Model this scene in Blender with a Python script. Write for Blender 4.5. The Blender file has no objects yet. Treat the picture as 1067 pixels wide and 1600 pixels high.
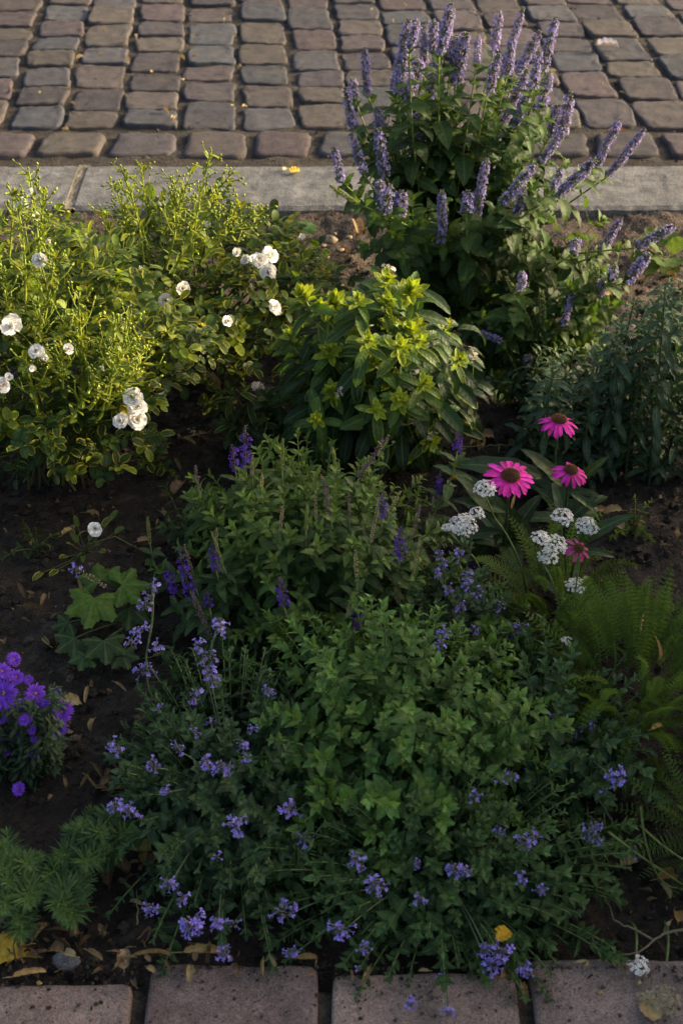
import bpy, math, random
import numpy as np

# ------------------------------------------------------------------ camera, world, sun
SC = bpy.context.scene
PITCH = math.radians(37.1)
CAM_H = 1.5
FPX = 2222.0
cd = bpy.data.cameras.new("camera")
cam = bpy.data.objects.new("camera", cd)
SC.collection.objects.link(cam)
cam.location = (0, 0, CAM_H)
cam.rotation_euler = (math.pi / 2 - PITCH, 0, 0)
cd.sensor_fit = 'VERTICAL'
cd.sensor_height = 36.0
cd.lens = 50.0
cd.clip_start = 0.05
cd.clip_end = 500
cd.dof.use_dof = True
cd.dof.focus_distance = 2.25
cd.dof.aperture_fstop = 8.0
SC.camera = cam

SUN_AZ = math.radians(74)     # from +Y towards +X
SUN_EL = math.radians(17)
w = bpy.data.worlds.new("World")
SC.world = w
w.use_nodes = True
nt = w.node_tree
bg = nt.nodes['Background']
sky = nt.nodes.new('ShaderNodeTexSky')
sky.sky_type = 'NISHITA'
sky.sun_disc = False
sky.sun_elevation = SUN_EL
sky.sun_rotation = SUN_AZ
nt.links.new(sky.outputs[0], bg.inputs['Color'])
bg.inputs['Strength'].default_value = 0.15
sky.air_density = 0.8
sky.dust_density = 6.0
sky.ozone_density = 0.0
sl = bpy.data.lights.new("sun", 'SUN')
so = bpy.data.objects.new("sun", sl)
SC.collection.objects.link(so)
sl.energy = 3.0
sl.angle = math.radians(0.6)
sl.color = (1.0, 0.81, 0.55)
so.rotation_euler = (math.pi / 2 - SUN_EL, 0, math.pi - SUN_AZ)
so.location = (4, 2, 5)
SC.view_settings.view_transform = 'Standard'
SC.view_settings.look = 'None'
SC.view_settings.exposure = 1.55
SC.view_settings.gamma = 1.0
SC.render.engine = 'CYCLES'
SC.cycles.max_bounces = 6
SC.cycles.transparent_max_bounces = 4
SC.cycles.use_denoising = True

rng = np.random.default_rng(7)
R = rng.random
def U(a, b, n=None): return rng.uniform(a, b, n)

# ------------------------------------------------------------------ pixel helpers
FW = np.array([0, math.cos(PITCH), -math.sin(PITCH)])
UP = np.array([0, math.sin(PITCH), math.cos(PITCH)])
RT = np.array([1.0, 0, 0])
EYE = np.array([0, 0, CAM_H])
def ray(px, py):
    return FW + (px - 533.5) / FPX * RT + (800 - py) / FPX * UP
def P(px, py, Y):
    d = ray(px, py); return EYE + d * (Y / d[1])
def G(px, py, z=0.0):
    d = ray(px, py); return EYE + d * ((z - CAM_H) / d[2])
def hit(px, py, C, Rr, fallback=0.03):
    d = ray(px, py); C = np.array(C); Rr = np.array(Rr)
    o = (EYE - C) / Rr; q = d / Rr
    a = q @ q; b = 2 * o @ q; c = o @ o - 1
    D = b * b - 4 * a * c
    if D < 0: return P(px, py, C[1])
    t = (-b - math.sqrt(D)) / (2 * a)
    p = EYE + d * t
    if p[2] < fallback: p = G(px, py, fallback)
    return p

# ------------------------------------------------------------------ geometry batches
def norm(a): return a / np.maximum(np.linalg.norm(a, axis=-1, keepdims=True), 1e-9)
class Tpl:
    def __init__(s, v, faces, uv=None, w=None):
        s.v = np.array(v, float); n = len(s.v)
        s.loops = np.array([i for f in faces for i in f], int)
        s.sizes = np.array([len(f) for f in faces], int)
        s.uv = np.zeros((n, 2)) if uv is None else np.array(uv, float)
        s.w = np.zeros(n) if w is None else np.array(w, float)
class Geo:
    def __init__(s):
        s.V = []; s.C = []; s.A = []; s.L = []; s.S = []; s.n = 0
    def raw(s, v, loops, sizes, col, uv=None):
        v = np.asarray(v, float); n = len(v)
        col = np.broadcast_to(np.asarray(col, float), (n, 3))
        a = np.zeros((n, 3)) if uv is None else np.asarray(uv, float)
        s.V.append(v); s.C.append(col); s.A.append(a)
        s.L.append(np.asarray(loops, int) + s.n); s.S.append(np.asarray(sizes, int)); s.n += n
    def add(s, t, M, T, cA, cB=None):
        M = np.asarray(M, float); T = np.asarray(T, float); k = len(T)
        if k == 0: return
        nv = len(t.v)
        v = np.einsum('kij,nj->kni', M, t.v) + T[:, None, :]
        cA = np.broadcast_to(np.asarray(cA, float), (k, 3))
        cB = cA if cB is None else np.broadcast_to(np.asarray(cB, float), (k, 3))
        ww = t.w[None, :, None]
        c = cA[:, None, :] * (1 - ww) + cB[:, None, :] * ww
        rr = np.broadcast_to(rng.random(k)[:, None, None], (k, nv, 1))
        a = np.concatenate([np.broadcast_to(t.uv[None], (k, nv, 2)), rr], 2)
        off = (np.arange(k) * nv)[:, None]
        s.raw(v.reshape(-1, 3), (t.loops[None] + off).reshape(-1), np.tile(t.sizes, k), c.reshape(-1, 3), a.reshape(-1, 3))
    def tube(s, pts, r0, r1, col, col2=None, sides=5):
        p = np.asarray(pts, float); m = len(p)
        tg = norm(np.gradient(p, axis=0))
        ref = np.array([0.31, 0.87, 0.38]) if abs(tg[0] @ np.array([0.31, 0.87, 0.38])) < .8 else np.array([0.9, -.1, .3])
        x = norm(np.cross(tg, ref)); y = np.cross(tg, x)
        r = np.linspace(r0, r1, m)[:, None, None]
        an = np.arange(sides) * 2 * math.pi / sides
        ring = p[:, None] + r * (np.cos(an)[None, :, None] * x[:, None] + np.sin(an)[None, :, None] * y[:, None])
        L = []
        for i in range(m - 1):
            for j in range(sides):
                k = (j + 1) % sides
                L += [i * sides + j, i * sides + k, (i + 1) * sides + k, (i + 1) * sides + j]
        L += list(range((m - 1) * sides, m * sides))
        S = [4] * ((m - 1) * sides) + [sides]
        c = np.asarray(col, float); c2 = c if col2 is None else np.asarray(col2, float)
        tt = np.linspace(0, 1, m)[:, None, None]
        cc = (c * (1 - tt) + c2 * tt) * np.ones((m, sides, 1))
        s.raw(ring.reshape(-1, 3), L, S, cc.reshape(-1, 3))

def build(name, g, mat, parent=None, smooth=True):
    if g.n == 0: return None
    me = bpy.data.meshes.new(name)
    V = np.concatenate(g.V); L = np.concatenate(g.L); S = np.concatenate(g.S)
    root = parent
    off = np.zeros(3)
    while root is not None:
        off = off + np.array(root.location); root = root.parent
    V = V - off
    me.vertices.add(len(V)); me.vertices.foreach_set('co', V.astype(np.float32).ravel())
    me.loops.add(len(L)); me.loops.foreach_set('vertex_index', L.astype(np.int32))
    me.polygons.add(len(S)); st = np.concatenate([[0], np.cumsum(S)[:-1]])
    me.polygons.foreach_set('loop_start', st.astype(np.int32))
    me.update(calc_edges=True)
    me.polygons.foreach_set('use_smooth', np.full(len(S), smooth))
    a = me.attributes.new('tint', 'FLOAT_COLOR', 'POINT')
    C = np.concatenate([np.concatenate(g.C), np.ones((len(V), 1))], 1)
    a.data.foreach_set('color', C.astype(np.float32).ravel())
    a = me.attributes.new('luv', 'FLOAT_VECTOR', 'POINT')
    a.data.foreach_set('vector', np.concatenate(g.A).astype(np.float32).ravel())
    me.materials.append(mat)
    o = bpy.data.objects.new(name, me)
    SC.collection.objects.link(o)
    if parent is not None: o.parent = parent
    return o
def tag(o, label=None, cat=None, group=None, kind=None):
    if label: o['label'] = label
    if cat: o['category'] = cat
    if group: o['group'] = group
    if kind: o['kind'] = kind
    return o
def thing(name, loc, label, cat, group=None):
    o = bpy.data.objects.new(name, None); SC.collection.objects.link(o)
    o.empty_display_size = .05
    o.location = [float(v) for v in loc]
    return tag(o, label, cat, group)

def frames(d, n, sx, sy=None, sz=None):
    y = norm(np.asarray(d, float)); x = norm(np.cross(y, n)); z = np.cross(x, y)
    sx = np.broadcast_to(sx, (len(y),)); sy = sx if sy is None else np.broadcast_to(sy, (len(y),))
    sz = sx if sz is None else np.broadcast_to(sz, (len(y),))
    return np.stack([x * sx[:, None], y * sy[:, None], z * sz[:, None]], 2)
def rdir(k):
    return norm(rng.normal(size=(k, 3)))
def jit(c, k, s=.15, h=.06):
    c = np.asarray(c, float)
    return np.clip(c * (1 + U(-s, s, (k, 1))) * (1 + U(-h, h, (k, 3))), 0, 1)

# ------------------------------------------------------------------ templates
def leaf(ns=7, na=3, w=.25, peak=.4, k=1.5, fold=.3, droop=.5, serr=0.0, wave=0.0, lift=0.0, curl=0.0):
    t = np.linspace(0, 1, ns + 1)
    a, b = peak * k, (1 - peak) * k
    pr = np.where((t > 0) & (t < 1), t.clip(1e-6) ** a * (1 - t).clip(1e-6) ** b, 0)
    pr = pr / pr.max() * w
    pr[0] = w * .06; pr[-1] = w * .02
    pr = pr * (1 + serr * np.where(np.arange(ns + 1) % 2, 1, -1))
    ang = lift - droop * t ** 1.3 * 1.6
    dy = np.cos(ang) / ns; dz = np.sin(ang) / ns
    y = np.concatenate([[0], np.cumsum(dy[1:])]); z = np.concatenate([[0], np.cumsum(dz[1:])])
    us = np.linspace(-1, 1, na)
    v = []; uv = []; ww = []
    for i in range(ns + 1):
        for u in us:
            fa = fold + curl * abs(u)
            wv = wave * math.sin(i * 2.1 + u * 1.3) * abs(u)
            v.append([u * pr[i] * math.cos(fa), y[i] - math.sin(ang[i]) * abs(u) * pr[i] * math.sin(fa) * .5,
                      z[i] + abs(u) * pr[i] * math.sin(fa) + wv * w])
            uv.append([u, t[i]]); ww.append(abs(u))
    f = []
    for i in range(ns):
        for j in range(na - 1):
            f.append([i * na + j, i * na + j + 1, (i + 1) * na + j + 1, (i + 1) * na + j])
    return Tpl(v, f, uv, ww)
def octa(rz=1.0, up=.5):   # seed shape along y
    v = [[0, 0, 0]]; f = []
    for q in range(5):
        a = q * 2 * math.pi / 5; v.append([math.cos(a) * .5 * rz, up, math.sin(a) * .5 * rz])
    v.append([0, 1, 0])
    for q in range(5):
        b = (q + 1) % 5
        f += [[0, 1 + q, 1 + b], [6, 1 + b, 1 + q]]
    return Tpl(v, f, None, [0] + [.4] * 5 + [1])
def ball():
    v = [[0, 0, 0]]; f = []
    rr = [.7, 1.0, .72]; yy = [.3, .95, 1.6]
    for k in range(3):
        for q in range(6):
            a = q * math.pi / 3 + k * .5; v.append([math.cos(a) * rr[k], yy[k], math.sin(a) * rr[k]])
    v.append([0, 2.1, 0])
    for q in range(6):
        b = (q + 1) % 6
        f.append([0, 1 + q, 1 + b])
        for k in range(2): f.append([1 + k * 6 + q, 7 + k * 6 + q, 7 + k * 6 + b, 1 + k * 6 + b])
        f.append([19, 13 + b, 13 + q])
    return Tpl(np.array(v) * .5, f, None, [0] + [.2] * 6 + [.6] * 6 + [.9] * 6 + [1])
def trumpet():             # little lipped flower along y
    v = []; f = []; w_ = []
    for k, (r, y) in enumerate([(.07, 0), (.10, .5), (.17, .8)]):
        for q in range(5):
            a = q * 2 * math.pi / 5; v.append([math.cos(a) * r, y, math.sin(a) * r]); w_.append(k * .3)
    for k in range(2):
        for q in range(5):
            b = (q + 1) % 5; f.append([k * 5 + q, k * 5 + b, k * 5 + 5 + b, k * 5 + 5 + q])
    for q, l in ((0, .30), (1, .34), (2, .30), (3, .55), (4, .5)):
        b = (q + 1) % 5; a = (q + .5) * 2 * math.pi / 5
        n = len(v)
        v.append([math.cos(a - .35) * (.17 + l), .92, math.sin(a - .35) * (.17 + l)])
        v.append([math.cos(a + .35) * (.17 + l), .92, math.sin(a + .35) * (.17 + l)])
        w_ += [1, 1]; f.append([10 + q, 10 + b, n + 1, n])
    return Tpl(v, f, None, w_)
def floret5(n=5, cup=.15, cr=.22):      # flat n-petal floret, axis +z, radius 1
    v = [[0, 0, 0]]; f = []; w_ = [0]
    for q in range(n):
        a = q * 2 * math.pi / n; i = len(v)
        for (r, da, z) in ((.3, -.35, .05), (.95, -.42, cup), (1.05, 0, cup * .8), (.95, .42, cup), (.3, .35, .05)):
            v.append([math.cos(a + da) * r, math.sin(a + da) * r, z]); w_.append(1)
        f.append([0, i, i + 1, i + 2]); f.append([0, i + 2, i + 3, i + 4])
    i = len(v)
    for q in range(5):
        a = q * 2 * math.pi / 5; v.append([math.cos(a) * cr, math.sin(a) * cr, .16]); w_.append(0)
    v.append([0, 0, .26]); w_.append(0)
    for q in range(5): f.append([i + q, i + (q + 1) % 5, i + 5])
    return Tpl(v, f, None, w_)
def frond(np_=16, W=.125, droop=.6):     # feathery leaf along y
    v = []; f = []; uv = []
    def blade(a, b, h):
        i = len(v); a = np.array(a); b = np.array(b); d = b - a
        n = np.array([-d[1], d[0], 0]); n = n / max(np.linalg.norm(n), 1e-6) * h
        v.extend([a - n, a + n, b + n * .4, b - n * .4]); f.append([i, i + 1, i + 2, i + 3]); uv.extend([[0, .5]] * 4)
    t = 0
    prev = np.array([0, 0, 0.0]); ang = .25
    for k in range(np_):
        t = (k + 1) / np_
        a2 = ang - droop * 1.7 * t
        cur = prev + np.array([0, math.cos(a2), math.sin(a2)]) / np_
        blade(prev, cur, .006 * (1.3 - t)); v[-4][0] -= .002; 
        wl = W * (math.sin(math.pi * (t * .86 + .12)) ** .6)
        for sd in (-1, 1):
            for q, (ax, ay, az) in enumerate(((1, .5, .25), (.75, .9, .5), (.8, .3, -.1), (.45, .8, .7))):
                e = cur + np.array([sd * ax, ay * .9, az * .7]) * wl * (.75 if q else 1)
                blade(cur, e, .0085)
        prev = cur
    return Tpl(v, f, uv, None)

LEAF = {}
def leafset(key, **kw):
    dr = kw.pop('droop', .5); fo = kw.pop('fold', .3)
    LEAF[key] = [leaf(droop=dr * m, fold=fo * q, **kw) for m, q in ((.4, 1.2), (.9, .8), (1.4, 1.0), (.7, .4))]
leafset('mint', ns=10, na=5, w=.275, peak=.32, k=1.45, fold=.22, droop=.5, serr=.09, wave=.08)
leafset('hyssop', ns=10, na=5, w=.27, peak=.33, k=1.5, fold=.22, droop=.6, serr=.04, wave=.06)
leafset('rose', ns=6, na=3, w=.33, peak=.48, k=1.0, fold=.25, droop=.35, serr=.04)
leafset('phlox', ns=8, na=5, w=.17, peak=.5, k=1.2, fold=.28, droop=.7, wave=.08)
leafset('young', ns=5, na=3, w=.2, peak=.5, k=1.1, fold=.5, droop=.2)
leafset('aster', ns=8, na=3, w=.13, peak=.5, k=1.2, fold=.35, droop=1.1, wave=.25)
leafset('sage', ns=8, na=3, w=.19, peak=.35, k=1.3, fold=.3, droop=.7, serr=.07, wave=.1)
leafset('cone', ns=9, na=5, w=.16, peak=.4, k=1.3, fold=.3, droop=.6, wave=.12)
leafset('needle', ns=3, na=2, w=.042, peak=.6, k=.8, fold=0, droop=.3)
leafset('round', ns=8, na=5, w=.42, peak=.5, k=.8, fold=.2, droop=.5, wave=.1)
OCTA = octa(); BALL = ball(); TRUMP = trumpet(); FLOR = floret5(); FROND = [frond(droop=d) for d in (.3, .7, 1.1)]

def put(geo, key, T, d, n, L, cA, cB=None, wide=1.0):
    T = np.asarray(T); k = len(T)
    if k == 0: return
    L = np.broadcast_to(L, (k,)); cA = np.broadcast_to(cA, (k, 3)); cB = cA if cB is None else np.broadcast_to(cB, (k, 3))
    M = frames(d, n, L * wide, L, L)
    pick = rng.integers(0, len(LEAF[key]), k)
    for q, t in enumerate(LEAF[key]):
        m = pick == q
        geo.add(t, M[m], T[m], cA[m], cB[m])

def bez(a, b, c, n=8):
    t = np.linspace(0, 1, n)[:, None]
    return (1 - t) ** 2 * np.asarray(a) + 2 * t * (1 - t) * np.asarray(b) + t ** 2 * np.asarray(c)
def along(pts, s):           # point and tangent at distance s from the END
    seg = np.linalg.norm(np.diff(pts, axis=0), axis=1); cum = np.concatenate([[0], np.cumsum(seg)])
    tot = cum[-1]; q = np.clip(tot - np.asarray(s), 0, tot)
    p = np.stack([np.interp(q, cum, pts[:, i]) for i in range(3)], 1)
    tg = norm(np.gradient(pts, axis=0)); tt = norm(np.stack([np.interp(q, cum, tg[:, i]) for i in range(3)], 1))
    return p, tt, tot
def shoot(geo, pts, key, Lt, Lm, reach, sp, span, cT, cL, per=2, a0=25, a1=75, grav=.15, wide=1.0, start=.002, stepgrow=1.0):
    s = [start]; st = sp * .35
    while s[-1] < span:
        s.append(s[-1] + st); st = min(st * 1.35, sp)
    s = np.array(s[:-1]); tot = along(pts, [0])[2]
    s = s[s < tot * .97]
    if len(s) == 0: return
    p, tt, _ = along(pts, s)
    ph = R() * 6.28
    ref = np.array([.3, .2, 1.0]) if abs(tt[0][2]) < .7 else np.array([1.0, .2, .1])
    x = norm(np.cross(tt, ref)); y = np.cross(tt, x)
    f = np.clip(s / reach, 0, 1)
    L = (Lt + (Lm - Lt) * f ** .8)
    ang = np.radians(a0 + (a1 - a0) * f)
    T = []; D = []; N = []; LL = []; CA = []
    for j in range(per):
        az = ph + np.arange(len(s)) * (math.pi / 2 if per == 2 else 2.2) + j * 2 * math.pi / per + U(-.3, .3, len(s))
        rad = np.cos(az)[:, None] * x + np.sin(az)[:, None] * y
        a = ang + U(-.2, .2, len(s))
        d = tt * np.cos(a)[:, None] + rad * np.sin(a)[:, None]
        d[:, 2] -= grav * f
        T.append(p); D.append(d); N.append(tt * 1.0 + np.array([0, -.15, .35]) + U(-.25, .25, (len(s), 3)))
        LL.append(L * U(.8, 1.15, len(s)))
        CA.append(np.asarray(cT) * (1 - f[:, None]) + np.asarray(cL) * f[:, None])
    T = np.concatenate(T); D = np.concatenate(D); N = np.concatenate(N); LL = np.concatenate(LL); CA = np.concatenate(CA)
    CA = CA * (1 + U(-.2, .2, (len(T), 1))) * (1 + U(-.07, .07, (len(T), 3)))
    put(geo, key, T, D, N, LL, CA, None, wide)

# ------------------------------------------------------------------ materials
def newmat(name):
    m = bpy.data.materials.new(name); m.use_nodes = True
    n = m.node_tree.nodes; l = m.node_tree.links
    return m, n, l, n['Principled BSDF'], n['Material Output']
def N_(n, t, **k):
    q = n.new(t)
    for a, b in k.items(): setattr(q, a, b)
    return q
def leafmat(name, trans=.38, rough=.58, vein=.5, edge=None, edge_amt=0.0, spec=.22, tboost=(1.5, 1.45, .55), yellow=0.0):
    m, n, l, pb, out = newmat(name)
    tint = N_(n, 'ShaderNodeAttribute', attribute_name='tint')
    luv = N_(n, 'ShaderNodeAttribute', attribute_name='luv')
    sep = N_(n, 'ShaderNodeSeparateXYZ'); l.new(luv.outputs['Vector'], sep.inputs[0])
    au = N_(n, 'ShaderNodeMath', operation='ABSOLUTE'); l.new(sep.outputs[0], au.inputs[0])
    # midrib
    mr = N_(n, 'ShaderNodeMapRange'); l.new(au.outputs[0], mr.inputs[0]); mr.inputs[1].default_value = .02; mr.inputs[2].default_value = .16; mr.inputs[3].default_value = 1; mr.inputs[4].default_value = 0
    # side veins
    mu = N_(n, 'ShaderNodeMath', operation='MULTIPLY'); l.new(au.outputs[0], mu.inputs[0]); mu.inputs[1].default_value = -5.5
    mv = N_(n, 'ShaderNodeMath', operation='MULTIPLY_ADD'); l.new(sep.outputs[1], mv.inputs[0]); mv.inputs[1].default_value = 44; l.new(mu.outputs[0], mv.inputs[2])
    sn = N_(n, 'ShaderNodeMath', operation='SINE'); l.new(mv.outputs[0], sn.inputs[0])
    geo = N_(n, 'ShaderNodeNewGeometry')
    no = N_(n, 'ShaderNodeTexNoise'); no.inputs['Scale'].default_value = 140; no.inputs['Detail'].default_value = 3; l.new(geo.outputs['Position'], no.inputs['Vector'])
    nr = N_(n, 'ShaderNodeMapRange'); l.new(no.outputs['Fac'], nr.inputs[0]); nr.inputs[1].default_value = .3; nr.inputs[2].default_value = .7; nr.inputs[3].default_value = .72; nr.inputs[4].default_value = 1.28
    vm = N_(n, 'ShaderNodeVectorMath', operation='SCALE'); l.new(tint.outputs['Color'], vm.inputs[0]); l.new(nr.outputs[0], vm.inputs['Scale'])
    mx = N_(n, 'ShaderNodeMix', data_type='RGBA'); mx.inputs['B'].default_value = (.17, .24, .08, 1)
    fm = N_(n, 'ShaderNodeMath', operation='MULTIPLY'); l.new(mr.outputs[0], fm.inputs[0]); fm.inputs[1].default_value = vein * .55
    l.new(fm.outputs[0], mx.inputs['Factor']); l.new(vm.outputs[0], mx.inputs['A'])
    colout = mx.outputs['Result']
    if edge is not None:
        er = N_(n, 'ShaderNodeMapRange'); l.new(au.outputs[0], er.inputs[0]); er.inputs[1].default_value = .55; er.inputs[2].default_value = .95
        rr = N_(n, 'ShaderNodeMapRange'); l.new(sep.outputs[2], rr.inputs[0]); rr.inputs[1].default_value = 1 - edge_amt; rr.inputs[2].default_value = min(1.0, 1 - edge_amt + .2)
        em = N_(n, 'ShaderNodeMath', operation='MULTIPLY'); l.new(er.outputs[0], em.inputs[0]); l.new(rr.outputs[0], em.inputs[1])
        m2 = N_(n, 'ShaderNodeMix', data_type='RGBA'); l.new(em.outputs[0], m2.inputs['Factor']); l.new(colout, m2.inputs['A']); m2.inputs['B'].default_value = (*edge, 1)
        colout = m2.outputs['Result']
    l.new(colout, pb.inputs['Base Color'])
    pb.inputs['Roughness'].default_value = rough; pb.inputs['Specular IOR Level'].default_value = spec
    bp = N_(n, 'ShaderNodeBump'); bp.inputs['Strength'].default_value = .35 * vein; bp.inputs['Distance'].default_value = .0012
    ad = N_(n, 'ShaderNodeMath', operation='MULTIPLY_ADD'); l.new(sn.outputs[0], ad.inputs[0]); ad.inputs[1].default_value = .5; l.new(no.outputs['Fac'], ad.inputs[2])
    l.new(ad.outputs[0], bp.inputs['Height']); l.new(bp.outputs[0], pb.inputs['Normal'])
    tr = N_(n, 'ShaderNodeBsdfTranslucent')
    tm = N_(n, 'ShaderNodeMix', data_type='RGBA', blend_type='MULTIPLY'); tm.inputs['Factor'].default_value = 1; l.new(colout, tm.inputs['A']); tm.inputs['B'].default_value = (*tboost, 1)
    tm.clamp_result = False
    l.new(tm.outputs['Result'], tr.inputs['Color'])
    ms = N_(n, 'ShaderNodeMixShader'); ms.inputs[0].default_value = trans
    l.new(pb.outputs[0], ms.inputs[1]); l.new(tr.outputs[0], ms.inputs[2]); l.new(ms.outputs[0], out.inputs['Surface'])
    return m
M_leaf = leafmat('leaf_surface')
M_mint = leafmat('soft_leaf', trans=.3, rough=.72, vein=.6, spec=.2, tboost=(1.4, 1.5, .6))
M_rose = leafmat('rose_leaf', trans=.42, rough=.5, vein=.5, edge=(.34, .32, .03), edge_amt=.55, spec=.25)
M_phlox = leafmat('phlox_leaf', trans=.35, rough=.5, vein=.7, edge=(.20, .24, .03), edge_amt=.3, spec=.25)
M_dark = leafmat('dark_leaf', trans=.2, rough=.5, vein=.6, spec=.25)
M_petal = leafmat('petal', trans=.3, rough=.6, vein=0.0, spec=.2, tboost=(1.1, 1.0, 1.0))
M_white = leafmat('white_petal', trans=.22, rough=.7, vein=0.0, spec=.15, tboost=(1.1, 1.05, .95))
M_stem = leafmat('stem_surface', trans=.1, rough=.55, vein=0.0, spec=.25)
M_dry = leafmat('dry_leaf', trans=.15, rough=.8, vein=.3, spec=.15, tboost=(1.2, 1, .7))

def stone(name, scale, spread, bumpd, moss=0.0, tintmul=1.0, grainscale=600, rough=.85):
    m, n, l, pb, out = newmat(name)
    tint = N_(n, 'ShaderNodeAttribute', attribute_name='tint')
    geo = N_(n, 'ShaderNodeNewGeometry')
    a = N_(n, 'ShaderNodeTexNoise'); a.inputs['Scale'].default_value = scale; a.inputs['Detail'].default_value = 6; a.inputs['Roughness'].default_value = .65; l.new(geo.outputs['Position'], a.inputs['Vector'])
    g = N_(n, 'ShaderNodeTexNoise'); g.inputs['Scale'].default_value = grainscale; g.inputs['Detail'].default_value = 2; l.new(geo.outputs['Position'], g.inputs['Vector'])
    vo = N_(n, 'ShaderNodeTexVoronoi'); vo.inputs['Scale'].default_value = grainscale * .35; l.new(geo.outputs['Position'], vo.inputs['Vector'])
    r1 = N_(n, 'ShaderNodeMapRange'); l.new(a.outputs['Fac'], r1.inputs[0]); r1.inputs[1].default_value = .3; r1.inputs[2].default_value = .7; r1.inputs[3].default_value = 1 - spread; r1.inputs[4].default_value = 1 + spread
    r2 = N_(n, 'ShaderNodeMapRange'); l.new(g.outputs['Fac'], r2.inputs[0]); r2.inputs[1].default_value = .3; r2.inputs[2].default_value = .7; r2.inputs[3].default_value = .6; r2.inputs[4].default_value = 1.45
    mm = N_(n, 'ShaderNodeMath', operation='MULTIPLY'); l.new(r1.outputs[0], mm.inputs[0]); l.new(r2.outputs[0], mm.inputs[1])
    sepc = N_(n, 'ShaderNodeMix', data_type='RGBA', blend_type='MULTIPLY'); sepc.inputs['Factor'].default_value = .3
    vm = N_(n, 'ShaderNodeVectorMath', operation='SCALE'); l.new(tint.outputs['Color'], vm.inputs[0]); l.new(mm.outputs[0], vm.inputs['Scale'])
    l.new(vm.outputs[0], sepc.inputs['A']); l.new(vo.outputs['Distance'], sepc.inputs['B'])
    # dirt stains
    b = N_(n, 'ShaderNodeTexNoise'); b.inputs['Scale'].default_value = scale * .45; b.inputs['Detail'].default_value = 8; b.inputs['Roughness'].default_value = .7; l.new(geo.outputs['Position'], b.inputs['Vector'])
    rb = N_(n, 'ShaderNodeMapRange'); l.new(b.outputs['Fac'], rb.inputs[0]); rb.inputs[1].default_value = .55; rb.inputs[2].default_value = .68; rb.inputs[4].default_value = .6
    mx = N_(n, 'ShaderNodeMix', data_type='RGBA'); l.new(rb.outputs[0], mx.inputs['Factor']); l.new(sepc.outputs['Result'], mx.inputs['A']); mx.inputs['B'].default_value = (.085, .070, .050, 1)
    l.new(mx.outputs['Result'], pb.inputs['Base Color'])
    pb.inputs['Roughness'].default_value = rough; pb.inputs['Specular IOR Level'].default_value = .3
    bp = N_(n, 'ShaderNodeBump'); bp.inputs['Strength'].default_value = .7; bp.inputs['Distance'].default_value = bumpd
    ad = N_(n, 'ShaderNodeMath', operation='MULTIPLY_ADD'); l.new(a.outputs['Fac'], ad.inputs[0]); ad.inputs[1].default_value = 2.0; l.new(g.outputs['Fac'], ad.inputs[2])
    l.new(ad.outputs[0], bp.inputs['Height']); l.new(bp.outputs[0], pb.inputs['Normal'])
    return m
M_cobble = stone('cobble_stone', 28, .3, .003)
M_slab = stone('slab_stone', 16, .42, .003, grainscale=420)
M_kerb = stone('kerb_granite', 24, .5, .004, grainscale=380)
M_soil = stone('garden_soil', 35, .5, .008, grainscale=260, rough=.95)

# ------------------------------------------------------------------ ground sheets
SOIL = (.025, .0185, .0125)
def soil_h(x, y):
    return (.012 * np.sin(x * 7 + 1.3) * np.sin(y * 6 + .4) + .006 * np.sin(x * 23 + y * 9) * np.sin(y * 19 - x * 5 + 2)
            + .003 * np.sin(x * 61 + 1) * np.sin(y * 53 + x * 17)) - .018
def grid(g, x0, x1, y0, y1, nx, ny, hf, col):
    X, Y = np.meshgrid(np.linspace(x0, x1, nx), np.linspace(y0, y1, ny))
    v = np.stack([X.ravel(), Y.ravel(), hf(X, Y).ravel()], 1)
    i = np.arange(nx * ny).reshape(ny, nx)
    L = np.stack([i[:-1, :-1], i[:-1, 1:], i[1:, 1:], i[1:, :-1]], -1).reshape(-1)
    g.raw(v, L, np.full((nx - 1) * (ny - 1), 4), col(X, Y) if callable(col) else col)
g = Geo()
grid(g, -60, 60, -40, 80, 12, 12, lambda x, y: x * 0 - .16, SOIL)
tag(build('ground', g, M_soil), kind='structure')
g = Geo()
def soilcol(X, Y):
    f = np.clip((Y - 2.45) / .5, 0, 1).ravel()[:, None]     # paler crumbly earth along the far kerb, sunlight painted into its colour
    return np.array(SOIL) * (1 - f) + np.array((.070, .052, .038)) * f
def sh(X, Y): return soil_h(X, Y) + rng.normal(0, .0022, X.shape) + .020 * np.clip((Y - 3.0) / .17, 0, 1)
grid(g, -2.6, 2.6, .95, 3.24, 620, 280, sh, soilcol)
tag(build('soil', g, M_soil), kind='structure')

# loose crumbs and litter
ICO = Tpl([[0, 0, 1], [.9, 0, .2], [.25, .85, .25], [-.7, .5, .2], [-.7, -.55, .25], [.3, -.85, .2], [0, 0, -.5]],
          [[0, 1, 2], [0, 2, 3], [0, 3, 4], [0, 4, 5], [0, 5, 1], [6, 2, 1], [6, 3, 2], [6, 4, 3], [6, 5, 4], [6, 1, 5]])
g = Geo()
k = 20000
x = U(-1.3, 1.3, k); y = 1.04 + (3.16 - 1.04) * R(k) ** 1.2
s = .0018 + .010 * R(k) ** 4
a = U(0, 6.28, k)
M = frames(np.stack([np.cos(a), np.sin(a), U(-.5, .5, k)], 1), np.array([0, 0, 1.0]), s, s * U(.7, 1.4, k), s * U(.6, 1, k))
c = jit(SOIL, k, .75, .12) * (1 + .8 * np.clip((y - 2.3) / .6, 0, 1))[:, None]  # far crumbs brightened to match the sunlit look painted into the soil
pale = R(k) < .03; c[pale] = jit((.16, .12, .07), pale.sum(), .4)
g.add(ICO, M, np.stack([x, y, soil_h(x, y) + s * .3], 1), c)
tag(build('soil_crumbs', g, M_soil, smooth=False), 'dark crumbs of loose garden earth over the whole bed', 'earth', kind='stuff')
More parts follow.
